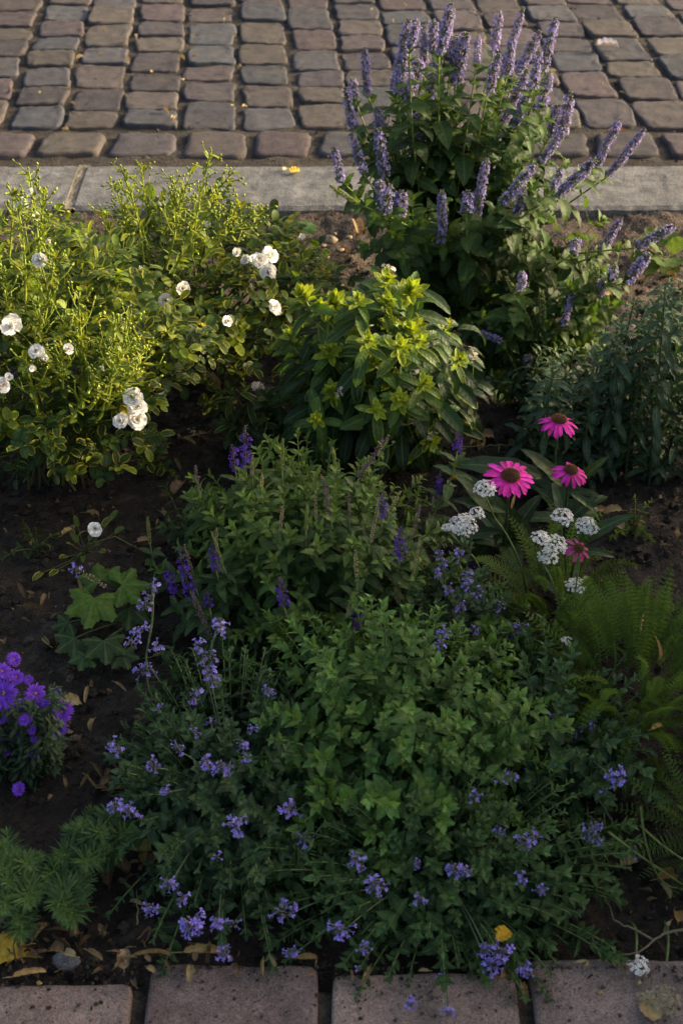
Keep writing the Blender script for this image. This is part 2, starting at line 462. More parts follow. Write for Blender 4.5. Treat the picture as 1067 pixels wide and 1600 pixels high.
CHIP = leaf(ns=3, na=3, w=.18, peak=.5, k=.6, fold=.5, droop=.9)
g = Geo(); k = 3800
x = U(-1.2, 1.2, k); y = 1.05 + 2.1 * R(k) ** 1.2; s = .003 + .022 * R(k) ** 2.6; a = U(0, 6.28, k)
M = frames(np.stack([np.cos(a), np.sin(a), U(-.2, .3, k)], 1), np.array([0, 0, 1.0]) + U(-.6, .6, (k, 3)), s * U(.5, 1.3, k), s, s)
g.add(CHIP, M, np.stack([x, y, soil_h(x, y) + .003], 1), jit((.13, .088, .045), k, .75, .15))
tag(build('bark_litter', g, M_dry), 'tan shreds of bark and dead leaf scattered on the soil', 'litter', kind='stuff')

def block(g, cx, cy, wx, wy, h, z0, col, rnd=.012, n=9, rough=.0012, skew=0.0, corner=3.2, shift=.006, tilt=.006):
    # rounded irregular stone block; superellipse outline, domed edges
    us = np.linspace(-1, 1, n); us = np.sign(us) * (1 - (1 - np.abs(us)) ** 1.7)
    X, Y = np.meshgrid(us, us)
    q = (np.abs(X) ** corner + np.abs(Y) ** corner) ** (1 / corner)
    m = np.maximum(np.abs(X), np.abs(Y)); sc = np.where(q > 1e-6, m / np.maximum(q, 1e-6), 1)
    sc = 1 - (1 - sc) * .9
    X2 = X * sc; Y2 = Y * sc
    dx = (1 - m) * wx / 2; rr = rnd
    dist = (1 - m) * min(wx, wy) / 2
    dist = np.minimum((1 - np.abs(X)) * wx / 2, (1 - np.abs(Y)) * wy / 2)
    e = np.clip(1 - dist / rr, 0, 1)
    z = z0 + h - rr * (1 - np.sqrt(np.clip(1 - e ** 2, 0, 1))) * .9
    ph = U(0, 6.28, 4)
    wamp = 1 if corner < 10 else .15
    wob = 1 + wamp * .030 * np.sin(3 * np.arctan2(Y, X) + ph[0]) + wamp * .018 * np.sin(5 * np.arctan2(Y, X) + ph[1])
    px = X2 * wx / 2 * wob + shift * np.sin(Y * 2 + ph[2]); py = Y2 * wy / 2 * wob + shift * np.sin(X * 2 + ph[3])
    if corner > 10: z = z + .0012 * np.sin(X * 5 + ph[0]) * np.sin(Y * 4 + ph[1]) - .0025 * np.clip(np.sin(X * 9 + ph[2]) + np.sin(Y * 11 + ph[3]) - 1.2, 0, 1) * e
    z = z + rng.normal(0, rough, X.shape) + U(-tilt, tilt) * X + U(-tilt, tilt) * Y + U(-tilt, tilt) * .6
    if corner < 10: px = px + rng.normal(0, .0009, X.shape); py = py + rng.normal(0, .0009, X.shape)
    px = px + cx + skew * (py + cy); py = py + cy
    v = np.stack([px.ravel(), py.ravel(), z.ravel()], 1)
    i = np.arange(n * n).reshape(n, n)
    L = list(np.stack([i[:-1, :-1], i[:-1, 1:], i[1:, 1:], i[1:, :-1]], -1).reshape(-1)); S = [4] * ((n - 1) ** 2)
    ring = list(i[0, :]) + list(i[1:, -1]) + list(i[-1, -2::-1]) + list(i[-2:0:-1, 0])
    b = v[ring].copy(); b[:, 2] = z0 - .03
    v = np.concatenate([v, b]); o = n * n; m_ = len(ring)
    for q in range(m_):
        r = (q + 1) % m_; L += [ring[r], ring[q], o + q, o + r]; S.append(4)
    g.raw(v, L, S, col)

# cobbled street beyond the kerb
def cobcol():
    c = np.array([(.150, .120, .122), (.130, .125, .135), (.158, .132, .122), (.122, .106, .112), (.150, .114, .118), (.118, .122, .134), (.165, .142, .120)][rng.integers(0, 7)])
    return c * U(.36, .54)
g = Geo()
SK = -0.066
cx = -4.0
while cx < 4.2:
    wx = U(.150, .166)
    cy = 3.66 + U(-.01, .01) + .012
    while cy < 7.5:
        ly = U(.125, .185) if R() > .15 else U(.19, .22)
        block(g, cx - SK * 3.6 + U(-.006, .006), cy + ly / 2, wx - U(.012, .022), ly - U(.010, .018), .048 + U(-.004, .004), -.03, cobcol(), rnd=.0045, n=15, corner=7.5, skew=SK, shift=.003, tilt=.002)
        cy += ly
    cx += wx
xx = -3.0 + .05
edges = [-.62, -.545]
x = G(55, 242)[0]
xs = []
cur = x
while cur < 3: 
    wl = U(.165, .205); xs.append((cur, wl)); cur += wl
cur = x
while cur > -3:
    wl = U(.17, .20); cur -= wl; xs.append((cur, wl))
for (c0, wl) in xs:
    block(g, c0 + wl / 2, 3.565 + U(-.004, .004), wl - U(.016, .03), .155 + U(-.012, .008), .05, -.03, cobcol() * .95, rnd=.009, n=13, corner=7, shift=.003, tilt=.003)
tag(build('cobbled_street', g, M_cobble), kind='structure')
g = Geo()
grid(g, -4.5, 4.5, 3.40, 8, 240, 160, lambda x, y: .010 + rng.normal(0, .002, x.shape) + .002 * np.sin(x * 30) * np.sin(y * 26), (.036, .029, .021))
tag(build('joint_sand', g, M_soil), kind='structure')
g = Geo(); k = 2600
x = U(-1.6, 1.9, k); y = 3.42 + 2.2 * R(k); s = .002 + .005 * R(k) ** 3
M = frames(rdir(k), np.array([0, 0, 1.0]), s, s, s * .6)
g.add(ICO, M, np.stack([x, y, np.full(k, .013)], 1), jit((.06, .046, .030), k, .7, .1))
tag(build('joint_grit', g, M_soil, smooth=False), 'fine brown grit and crumbs in the cobble joints', 'grit', kind='stuff')

# kerb
g = Geo()
kx = G(122, 300)[0]
for (a0, a1) in ((-4.2, -2.05), (-2.045, kx - .012), (kx + .013, 1.62), (1.63, 4.3)):
    n = int((a1 - a0) / .02)
    Xs = np.linspace(a0, a1, n)
    prof = [(3.165, -.12), (3.168, -.01), (3.173, .012), (3.185, .019), (3.22, .021), (3.30, .021), (3.36, .020), (3.415, .019), (3.428, .012), (3.432, -.04)]
    v = []; 
    for xq in Xs:
        j = rng.normal(0, .0013); 
        for (py, pz) in prof:
            v.append([xq, py + j + .002 * math.sin(xq * 9), pz + rng.normal(0, .0005)])
    m = len(prof); L = []; S = []
    for i in range(n - 1):
        for q in range(m - 1):
            L += [i * m + q, (i + 1) * m + q, (i + 1) * m + q + 1, i * m + q + 1]; S.append(4)
    L += list(range(m))[::-1]; S.append(m); L += list(range((n - 1) * m, n * m)); S.append(m)
    g.raw(np.array(v), L, S, (.125, .124, .120))
tag(build('kerb', g, M_kerb, smooth=False), kind='structure')
g = Geo(); grid(g, kx - .0135, kx + .0145, 3.17, 3.43, 8, 40, lambda x, y: .016 + rng.normal(0, .001, x.shape), (.20, .17, .125))
tag(build('kerb_mortar', g, M_kerb), kind='structure')

# front pavement
g = Geo()
joints = [-1.35, -1.12, -.90, -.68, -.465, G(222, 1555)[0], G(508, 1555)[0], G(819, 1555)[0], .455, .69, .92, 1.16]
for j in range(len(joints) - 1):
    a0, a1 = joints[j] + .009, joints[j + 1] - .009
    fy = {4: 1.030, 5: 1.058, 6: 1.046, 7: 1.066, 8: 1.06}.get(j, 1.05)
    y1 = fy
    for r in range(6):
        ly = .30 if r else .26
        base = np.array([(.165, .134, .118), (.150, .122, .112), (.170, .140, .120), (.150, .126, .115)][(j + r * 2) % 4]) * np.array([1.12, 1.0, .93]) * U(.85, 1.15)
        block(g, (a0 + a1) / 2, y1 - ly / 2, a1 - a0, ly - .015, .06, -.045, base, rnd=.006, n=31, corner=22, rough=.0004, shift=.001, tilt=.0012)
        y1 -= ly
tag(build('pavement', g, M_slab), kind='structure')
g = Geo(); grid(g, -1.5, 1.5, -.9, 1.02, 200, 260, lambda x, y: .002 + rng.normal(0, .0030, x.shape), (.040, .032, .022))
tag(build('paving_bed', g, M_soil), kind='structure')

g = Geo(); k = 1500
x = U(-.6, .7, k); y = 1.065 - .10 * R(k) ** 2.5 - .02; s = .0010 + .0028 * R(k) ** 4
M = frames(rdir(k), np.array([0, 0, 1.0]), s, s, s * .6)
g.add(ICO, M, np.stack([x, y, np.full(k, .0165)], 1), jit((.05, .036, .024), k, .6, .1))
tag(build('spilled_soil', g, M_soil, smooth=False), 'dark crumbs of earth spilled over the edge of the front slabs', 'earth', kind='stuff')
# ------------------------------------------------------------------ flowers and heads
def spike(g, base, tip, r, style, dens=1.0):
    base = np.asarray(base); tip = np.asarray(tip); ax = tip - base; Ln = np.linalg.norm(ax); ax = ax / Ln
    mid = (base + tip) / 2 + rdir(1)[0] * Ln * .03
    pts = bez(base, mid, tip, 7)
    cal = {'hyssop': (.15, .16, .07), 'hyssop_pale': (.27, .26, .20), 'green': (.24, .28, .07), 'sage': (.10, .07, .09), 'sage_dry': (.20, .15, .10), 'sage_cream': (.36, .30, .16)}[style]
    flo = {'hyssop': (.32, .275, .52), 'hyssop_pale': (.42, .35, .62), 'green': (.30, .33, .10), 'sage': (.12, .045, .38), 'sage_dry': (.20, .08, .25), 'sage_cream': (.40, .34, .2)}[style]
    g.tube(pts, r * .16, r * .10, (.12, .15, .05), None, 4)
    step = r * .42 if style.startswith('hyssop') or style == 'green' else r * .9
    nr = max(4, int(Ln / step)); per = int((11 if step < r * .5 else 9) * dens)
    s = np.repeat((np.arange(nr) + .3) * Ln / nr, per) * 1.0
    s = s + U(-.25, .25, len(s)) * step
    p, tt, _ = along(pts, s); f = s / Ln     # f=0 at tip
    x = norm(np.cross(tt, [.3, .9, .2])); y = np.cross(tt, x)
    az = U(0, 6.28, len(s)); rad = np.cos(az)[:, None] * x + np.sin(az)[:, None] * y
    prof = np.clip(.35 + 2.6 * f, 0, 1) * np.clip(.75 + (1 - f) * 1.5, 0, 1)
    L = r * .62 * (.6 + .4 * prof) * U(.8, 1.2, len(s))
    d = norm(tt * .75 + rad)
    T = p + rad * (r * .32 * prof)[:, None]
    g.add(OCTA, frames(d, tt, L * .62, L, L * .62), T, jit(cal, len(s), .3, .12), jit(np.array(cal) * .7 + np.array(flo) * .3, len(s), .25, .1))
    if style in ('green', 'sage_cream'): return
    keep = R(len(s)) < (.62 if style.startswith('hyssop') else (.6 if style == 'sage' else .12))
    keep &= f > .06
    if style == 'sage': keep &= (f > .25)
    q = np.where(keep)[0]
    if len(q) == 0: return
    d2 = norm(tt[q] * .45 + rad[q] + np.array([0, 0, -.15]))
    Lf = r * (.62 if style != 'sage' else 1.0) * U(.8, 1.25, len(q))
    g.add(TRUMP, frames(d2, tt[q], Lf * .75, Lf, Lf * .75), p[q] + rad[q] * (r * .55 * prof[q])[:, None], jit(np.array(flo) * .8, len(q), .2, .08), jit(flo, len(q), .3, .12))

def mint_cluster(g, base, tip, r, n_wh=2, flow=.36):
    base = np.asarray(base); tip = np.asarray(tip)
    g.tube(bez(base, (base + tip) / 2, tip, 4), .0011, .0007, (.12, .15, .10))
    for i in range(n_wh):
        c = base + (tip - base) * ((i + .6) / n_wh)
        ax = norm(tip - base); k = rng.integers(12, 20)
        d = norm(rdir(k) + ax * .5); T = c + d * r * .25
        Lc = r * .55 * U(.8, 1.2, k)
        g.add(OCTA, frames(d, ax + .01, Lc * .5, Lc, Lc * .5), T, jit((.12, .13, .11), k, .3), jit((.20, .16, .27), k, .35))
        q = R(k) < flow
        if q.sum():
            dd = norm(d[q] + np.array([0, -.2, 0])); Lf = r * .68 * U(.8, 1.2, q.sum())
            g.add(TRUMP, frames(dd, ax + .01, Lf * .7, Lf, Lf * .7), T[q] + dd * r * .3, jit((.20, .16, .52), q.sum(), .2), jit((.33, .26, .74), q.sum(), .2, .1))

PET = leaf(ns=6, na=7, w=.50, peak=.66, k=.75, fold=.06, droop=-.12, wave=.22)
PET2 = leaf(ns=6, na=7, w=.50, peak=.66, k=.75, fold=.2, droop=-.35, wave=.25)
def rose_bloom(parent, c, r, facing, name='rose_bloom', open_=True):
    facing = norm(np.asarray(facing, float)); c = np.asarray(c)
    x = norm(np.cross(facing, [.1, .2, 1.0])); y = np.cross(facing, x)
    g = Geo()
    rings = ((8, 1.0, 86, PET), (8, .86, 74, PET), (8, .70, 62, PET), (7, .54, 48, PET2), (6, .38, 32, PET2)) if open_ else ((5, 1.1, float(U(25, 80)), PET), (4, .8, float(U(15, 50)), PET2))
    for (k, L, ang, tp) in rings:
        az = np.arange(k) * 2 * math.pi / k + R() * 6 + U(-.2, .2, k); an = np.radians(ang + U(-10, 8, k))
        rad = np.cos(az)[:, None] * x + np.sin(az)[:, None] * y
        d = facing * np.cos(an)[:, None] + rad * np.sin(an)[:, None]
        Lr = r * L * U(.88, 1.1, k)
        g.add(tp, frames(d, facing + rad * -.2, Lr * U(.9, 1.1, k), Lr, Lr), c + rad * r * .04, jit((.82, .79, .70), k, .06, .02), jit((.86, .84, .80), k, .05, .02))
    o = build(name, g, M_white, parent)
    g = Geo(); k = 16
    d = norm(facing + rdir(k) * .6)
    g.add(OCTA, frames(d, x, r * .07, r * .42, r * .07), np.repeat(c[None], k, 0) + facing * r * .04, jit((.45, .30, .08), k), jit((.55, .38, .06), k))
    build('stamen_cluster', g, M_petal, o)
    return o

def bud_spray(g, base, tip, spread, gL, nb=9, colS=(.23, .28, .025), buds=True):
    base = np.asarray(base, float); tip = np.asarray(tip, float); ax = tip - base; Ln = np.linalg.norm(ax); ax /= Ln
    x = norm(np.cross(ax, [.2, 1.0, .1])); y = np.cross(ax, x)
    pts = bez(base, (base + tip) / 2 + (x * U(-.07, .07) + y * U(-.05, .05)) * Ln, tip, 8)
    g.tube(pts, .0024, .0013, colS, None, 5)
    BT = []; BD = []
    BT.append(tip); BD.append(ax)
    for i in range(nb):
        s = Ln * (.04 + .75 * (i / nb) ** 1.1)
        p, tt, _ = along(pts, [s]); p = p[0]; tt = tt[0]
        az = i * 2.4 + R(); rad = math.cos(az) * x + math.sin(az) * y * .8
        bl = spread * U(.55, 1.0) * (.45 + .75 * i / nb)
        e = p + (tt * .85 + rad * .8) * bl
        b = bez(p, p + rad * bl * .5 + tt * bl * .2, e, 6)
        g.tube(b, .0015, .0010, colS, None, 4)
        BT.append(e); BD.append(e - b[-2])
        for j in range(rng.integers(1, 4)):
            s2 = bl * U(.1, .75); q, t2, _ = along(b, [s2]); q = q[0]; t2 = t2[0]
            rd = rdir(1)[0]; l2 = U(.008, .019)
            e2 = q + norm(t2 * .8 + rd * .8) * l2
            g.tube(np.array([q, (q + e2) / 2 + ax * .001, e2]), .0010, .0008, colS, None, 4)
            BT.append(e2); BD.append(e2 - q)
    BT = np.array(BT); k = len(BT); BD = norm(np.array(BD))
    s = U(.0055, .0085, k)
    g.add(BALL, frames(BD, ax + .01, s * U(.5, .8, k), s * U(.7, 1.15, k), s * .65), BT, jit((.12, .19, .02), k, .35, .12), jit((.27, .31, .03), k, .35, .15))
    # tiny bracts
    k2 = nb * 4; s = Ln * R(k2) * .9; p, tt, _ = along(pts, s); rd = rdir(k2)
    put(gL, 'young', p, norm(tt * .6 + rd), tt + .1, U(.010, .026, k2), jit((.13, .19, .03), k2, .25), jit((.22, .25, .03), k2, .2))

def yarrow_head(g, c, wd, up=(0, -.25, 1), col=(.74, .73, .70), cen=(.35, .33, .22)):
    c = np.asarray(c, float); up = norm(np.asarray(up, float)); x = norm(np.cross(up, [.1, 1, .1])); y = np.cross(up, x)
    k = int((wd / .0039) ** 2 * .85)
    i_ = np.arange(k); nc = max(5, k // 10); cr = wd / 2 * .8 * np.sqrt((np.arange(nc) + .5) / nc); ca = np.arange(nc) * 2.4
    rr0 = wd / 2 * np.sqrt((i_ + .5) / k) * (1 + .06 * np.sin(i_ * 2.4 * 3 + 1)); aa = i_ * 2.39996
    ox = rr0 * np.cos(aa) + rng.normal(0, .0009, k); oy = rr0 * np.sin(aa) + rng.normal(0, .0009, k)
    kp = R(k) > .14; ox = ox[kp]; oy = oy[kp]; k = len(ox)
    h = -wd * .14 * (ox ** 2 + oy ** 2) / (wd / 2) ** 2 + U(-.0008, .0008, k)
    T = c + ox[:, None] * x + oy[:, None] * y + h[:, None] * up
    nrm = norm(up + (ox[:, None] * x + oy[:, None] * y) / wd * 1.1 + rdir(k) * .2)
    d = norm(np.cross(nrm, rdir(k)))
    s = U(.0020, .0027, k)
    g.add(FLOR, frames(d, nrm, s), T, jit(cen, k, .2), jit(col, k, .1, .03))
    # pedicels
    base = c - up * wd * .55
    for i in range(nc):
        e = c + (math.cos(ca[i]) * x + math.sin(ca[i]) * y) * cr[i] - up * (wd * .16 * (cr[i] / (wd / 2)) ** 2 + .004)
        g.tube(bez(base, base * .4 + e * .6 - up * .002, e, 4), .0009, .0006, (.10, .14, .05), None, 4)
    return base

# ------------------------------------------------------------------ anise hyssop
C = np.array([.255, 2.78, 0])
hy = thing('hyssop_plant', C, 'tall bushy hyssop with many lilac flower spikes in front of the far kerb', 'flowering plant')
SP = [(704,6,686,85,0),(639,30,614,143,0),(678,32,675,80,0),(663,41,661,114,0),(728,52,712,130,0),(686,74,670,162,0),(712,55,704,100,0),(747,57,744,101,1),
(780,17,770,85,1),(817,12,784,122,0),(843,49,808,114,0),(868,27,848,112,0),(779,85,763,143,0),(840,80,832,138,0),(824,109,771,226,0),(857,112,845,170,0),
(825,146,805,202,0),(890,145,877,212,0),(867,165,859,212,0),(569,75,574,149,0),(550,121,553,154,1),(540,137,550,199,0),(630,72,620,149,0),(632,133,660,223,0),
(641,112,641,154,1),(590,173,593,197,0),(710,170,707,207,0),(883,201,843,255,0),(550,208,569,274,0),(591,202,601,276,0),(521,231,532,282,0),(516,290,558,319,2),
(609,290,600,335,0),(592,282,598,318,0),(627,298,625,340,0),(690,298,689,380,0),(760,249,742,353,0),(731,298,728,335,0),(837,256,782,319,0),(819,292,800,361,0),
(968,186,930,260,0),(1007,201,949,276,0),(930,250,867,305,0),(876,262,862,298,0),(970,340,936,398,0),(1055,352,991,388,0),(1014,397,976,443,0),(958,412,954,441,0),
(901,372,893,398,0),(815,425,813,454,1),(791,433,832,523,2),(845,457,848,505,2),(933,418,925,459,2),(896,451,880,512,1),(943,435,935,462,1),(747,518,784,534,1),
(829,555,819,576,1),(763,590,744,613,1),(700,22,694,90,0),(655,90,645,140,0),(800,60,792,118,0),(652,28,640,80,0)]
gf = Geo()
for i, (tx, ty, bx, by, st) in enumerate(SP):
    yy = (ty + by) / 2
    Y = 2.84 + U(-.14, .12) if yy < 200 else (2.62 + U(-.06, .08) if yy < 260 else (2.52 + U(-.05, .05) if yy < 400 else 2.44 + U(-.05, .05)))
    b = P(bx, by, Y); t = P(tx, ty, Y + U(-.015, .03))
    pxm = FPX / ((b - EYE) @ FW)
    r = U(6.2, 9.2) / pxm * (1 if st == 0 else .85)
    g = Geo(); spike(g, b, t, r, ['hyssop', 'hyssop_pale', 'green'][st])
    build('flower_spike', g, M_petal, hy)
    root = C + np.array([U(-.05, .05), U(-.05, .05), -.02])
    if yy > 430: root = np.array([b[0] + U(-.05, .1), 2.58, -.02])
    axd = norm(t - b)
    ctrl = b - axd * np.linalg.norm(b - root) * .45
    ctrl = ctrl * .6 + (root + np.array([0, 0, .5]) * np.linalg.norm(b - root)) * .4
    pts = bez(root, ctrl, b, 12)
    g = Geo(); g.tube(pts, .0030, .0016, (.10, .13, .04), (.20, .24, .05), 5); build('stem', g, M_stem, hy)
    tot = along(pts, [0])[2]
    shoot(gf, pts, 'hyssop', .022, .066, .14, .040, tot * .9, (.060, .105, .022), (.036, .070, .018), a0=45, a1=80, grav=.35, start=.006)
    for q in range(2):    # side shoots
        s = U(.25, .8) * tot; p, tt, _ = along(pts, [s]); rd = rdir(1)[0]; rd[2] = abs(rd[2])
        L2 = U(.07, .15); e = p[0] + norm(rd * .8 + tt[0] * .6) * L2
        pp = bez(p[0], p[0] + tt[0] * L2 * .3 + rd * L2 * .3, e, 5); g2 = gf
        g2.tube(pp, .0012, .0008, (.09, .13, .04), None, 4)
        shoot(gf, pp, 'hyssop', .02, .055, .08, .028, L2, (.070, .120, .024), (.038, .075, .018), a0=35, a1=75, grav=.3)
build('foliage', gf, M_leaf, hy)

# ------------------------------------------------------------------ white roses
def rose_bush(nm, C, Rr, label, sprays, blooms, ncl, yellow, seed_dir=0, colL=(.030, .062, .014), colT=(.110, .160, .020)):
    C = np.array(C); Rr = np.array(Rr)
    base = np.array([C[0], C[1], 0.0])
    b = thing(nm, base, label, 'rose bush')
    gl = Geo(); canes = []
    for (tx, ty, bx, by, sprd, dY) in sprays:
        bp = hit(bx, by, C, Rr); Y = bp[1] + dY
        bp = P(bx, by, Y); tp = P(tx, ty, Y + .01)
        g = Geo(); bud_spray(g, bp, tp, sprd, gl, nb=rng.integers(6, 9))
        build('bud_spray', g, M_stem, b)
        canes.append(bp)
    for (x, y, r, op) in blooms:
        c = hit(x, y, C, Rr * 1.22); pxm = FPX / ((c - EYE) @ FW)
        rose_bloom(b, c, r / pxm * .98, np.array([U(-.5, .8), -.65, .75]) + U(-.35, .35, 3), open_=op)
        canes.append(c - np.array([0, -.004, .004]))
    for q in range(26):
        d = rdir(1)[0]; d[2] = abs(d[2]); canes.append(C + d * Rr * U(.8, 1.0))
    for e in canes:
        root = base + np.array([U(-.06, .06), U(-.06, .06), -.02])
        e = np.asarray(e); m = (root + e) / 2 + np.array([U(-.03, .03), U(-.03, .03), .10])
        g = Geo(); g.tube(bez(root, m, e, 9), .0026, .0012, (.075, .075, .03), (.15, .19, .04), 5); build('cane', g, M_stem, b)
    # compound leaves in the crown, filling a lumpy shell
    k = ncl
    d = rdir(k); d[:, 2] = np.abs(d[:, 2]) * 1.0 - .45 * (R(k) < .35)
    d = norm(d); lump = .80 + .20 * np.sin(d[:, 0] * 7 + 1) * np.sin(d[:, 1] * 6 + d[:, 2] * 5) + U(-.22, .16, k)
    p = C + d * Rr * lump[:, None]; p[:, 2] = np.maximum(p[:, 2], .02)
    out = norm(d * .8 + rdir(k) * .7 + np.array([0, 0, .15]))
    nn = norm(np.array([0, -.1, 1.0]) + rdir(k) * .45 + d * .3)
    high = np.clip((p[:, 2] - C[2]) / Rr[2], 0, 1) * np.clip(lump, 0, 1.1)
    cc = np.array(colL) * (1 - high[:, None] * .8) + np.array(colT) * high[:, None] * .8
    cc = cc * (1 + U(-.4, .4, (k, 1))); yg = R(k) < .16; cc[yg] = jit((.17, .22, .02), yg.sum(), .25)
    yl = R(k) < yellow; cc[yl] = jit((.42, .34, .02), yl.sum(), .2)
    Lr = U(.024, .040, k)
    side = norm(np.cross(out, nn))
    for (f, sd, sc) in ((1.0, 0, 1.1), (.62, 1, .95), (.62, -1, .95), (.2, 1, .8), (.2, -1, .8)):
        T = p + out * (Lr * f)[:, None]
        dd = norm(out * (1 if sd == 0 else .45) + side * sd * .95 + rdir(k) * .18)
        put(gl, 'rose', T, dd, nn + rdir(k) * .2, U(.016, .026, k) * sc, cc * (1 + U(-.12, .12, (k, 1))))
    # petioles
    for i in range(0, k, 2):
        gl.tube(np.array([p[i] - out[i] * .012, p[i] + out[i] * Lr[i]]), .0006, .0005, (.12, .17, .04), None, 3)
    build('foliage', gl, M_rose, b)
    return b
CA = (-.29, 2.50, .14); RA = (.27, .25, .17)
CB = (-.52, 2.13, .19); RB = (.25, .24, .25)
rose_bush('rose_bush', CA, RA, 'white rose bush with tall bud sprays reaching over the pale kerb',
  [(330,238,300,400,.06,0),(362,272,285,350,.05,.03),(190,262,235,400,.05,.03),(205,300,225,410,.05,0),(268,275,275,400,.05,.05),(300,272,250,380,.04,.02),
   (222,258,240,360,.04,.06),(415,328,320,400,.035,-.05),(372,320,330,380,.035,0),(345,300,300,390,.05,.04),(160,330,200,440,.05,.0),(310,330,270,430,.05,-.05),(180,290,205,380,.05,.05),(285,300,260,420,.05,-.03),(95,350,130,430,.04,.06)],
  [(145,373,10,1),(157,379,8,1),(405,408,15,1),(421,399,15,1),(419,426,14,1),(371,396,8,0),(384,406,9,1),(429,481,13,1),(355,502,9,0),(241,461,9,1),(260,470,13,1),
   (285,452,12,0),(184,501,14,1),(473,371,7,0),(249,319,5,0),(325,351,5,0),(267,486,6,1),(221,421,7,0)], 720, .022)
rose_bush('rose_bush', CB, RB, 'white rose bush with yellow edged leaves filling the left edge of the bed',
  [(45,265,55,400,.05,.03),(22,300,15,400,.04,0),(70,300,62,420,.05,-.03),(125,455,135,570,.05,0),(118,500,130,590,.03,.02),(205,490,160,640,.06,0),(235,555,150,660,.06,.02),(178,500,170,620,.05,-.04),(160,545,150,640,.05,.03),
   (30,330,40,470,.05,-.05),(8,420,20,520,.05,0),(215,530,180,620,.05,.02),(60,470,60,560,.05,.02),(85,400,70,500,.05,.0),(95,540,100,620,.04,.0),(190,560,140,640,.05,-.03),(150,590,110,660,.04,-.03),(40,560,60,650,.05,0)],
  [(34,322,15,1),(60,340,9,0),(63,407,13,1),(48,300,7,0),(17,508,17,0),(58,549,13,1),(72,562,9,0),(4,602,13,1),(14,590,7,0),(208,621,17,1),(215,638,17,1),(214,657,17,1),(189,658,13,1),
   (160,575,4,0),(107,545,9,0),(50,575,6,0),(78,378,6,0)], 1250, .012)

# ------------------------------------------------------------------ phlox
CP = np.array([.07, 2.2, .14]); RP = np.array([.185, .18, .19])
ph = thing('phlox_plant', (.07, 2.2, 0), 'leafy phlox with bright yellow green shoot tips in the middle of the bed', 'flowering plant')
tips = [(471,458,1.1),(523,470,1.2),(515,545,1),(554,520,.8),(576,530,.8),(640,452,1.2),(637,518,1.3),(655,530,.8),(608,500,.9),(610,596,1.1),(625,622,.9),(664,598,.8),(559,464,.8),(605,470,1),(491,655,.7),(674,690,.8),
        (700,505,.7),(500,478,.9),(540,478,.9),(605,435,1),(650,505,1),(625,540,.9),(585,560,.8),(720,560,.8),(515,610,.9),(560,600,.7),(690,640,.7),(450,520,.7),(590,640,.7)]
gl = Geo()
for (x, y, s) in tips:
    e = hit(x, y, CP, RP * U(.85, 1.4))
    root = np.array([.07 + U(-.06, .06), 2.22 + U(-.06, .06), -.02])
    pts = bez(root, root * .35 + e * .65 - np.array([0, 0, .06]) * 0 + np.array([0, .02, -.02]), e, 10)
    g = Geo(); g.tube(pts, .0034, .0022, (.08, .10, .03), (.17, .22, .04), 6); build('stem', g, M_stem, ph)
    tot = along(pts, [0])[2]
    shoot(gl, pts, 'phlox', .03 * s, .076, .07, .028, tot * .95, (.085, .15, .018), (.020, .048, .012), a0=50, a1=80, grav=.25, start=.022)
    k = int(20 * s)
    tt = along(pts, [0])[1][0]; f = np.arange(k) / k; x_ = norm(np.cross(tt, [.9, .1, .3])); y_ = np.cross(tt, x_)
    az = np.arange(k) * 2.4; rad = np.cos(az)[:, None] * x_ + np.sin(az)[:, None] * y_; an = (.25 + 1.0 * f)[:, None]
    T = along(pts, f * .022)[0]
    put(gl, 'young', T, tt * np.cos(an) + rad * np.sin(an), np.tile(tt, (k, 1)), (.016 + .016 * f) * s * U(.8, 1.2, k), jit((.19, .27, .02), k, .3), jit((.32, .36, .03), k, .25), 1.15)
k = 190
d = rdir(k); d[:, 2] = np.abs(d[:, 2]) * .7 - .35; d = norm(d)
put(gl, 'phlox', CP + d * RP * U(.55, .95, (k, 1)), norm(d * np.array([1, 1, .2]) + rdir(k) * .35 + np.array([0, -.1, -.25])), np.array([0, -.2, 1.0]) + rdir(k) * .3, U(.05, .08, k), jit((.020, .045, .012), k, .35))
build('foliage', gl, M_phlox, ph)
for (x, y, n, s) in ((605, 425, 10, 1.1), (530, 616, 9, .9), (654, 584, 9, .9), (569, 511, 10, 1), (610, 470, 8, 1), (740, 560, 12, 1), (402, 608, 16, 1.1), (672, 682, 8, .8), (640, 448, 8, .8)):
    g = Geo(); e = hit(x, y, CP, RP * 1.1)
    d = norm(rdir(n) + np.array([0, -.3, .9])); L = U(.010, .018, n) * s
    g.add(OCTA, frames(d, [.9, .1, .2], L * .22, L, L * .22), np.tile(e, (n, 1)), jit((.25, .26, .10), n), jit((.62, .50, .44), n, .15))
    d2 = d[: n // 2]; g.add(FLOR, frames(np.cross(d2, [.3, .8, .2]), d2, .0035 * s), e + d2 * L[: n // 2, None], jit((.5, .45, .35), n // 2), jit((.68, .58, .50), n // 2))
    e0 = e - np.array([0, -.01, .05]); g.tube(bez(e0, e0 * .5 + e * .5, e, 4), .0016, .0011, (.15, .19, .04), None, 4)
    build('flower_cluster', g, M_petal, ph)
    if x == 402:
        pass

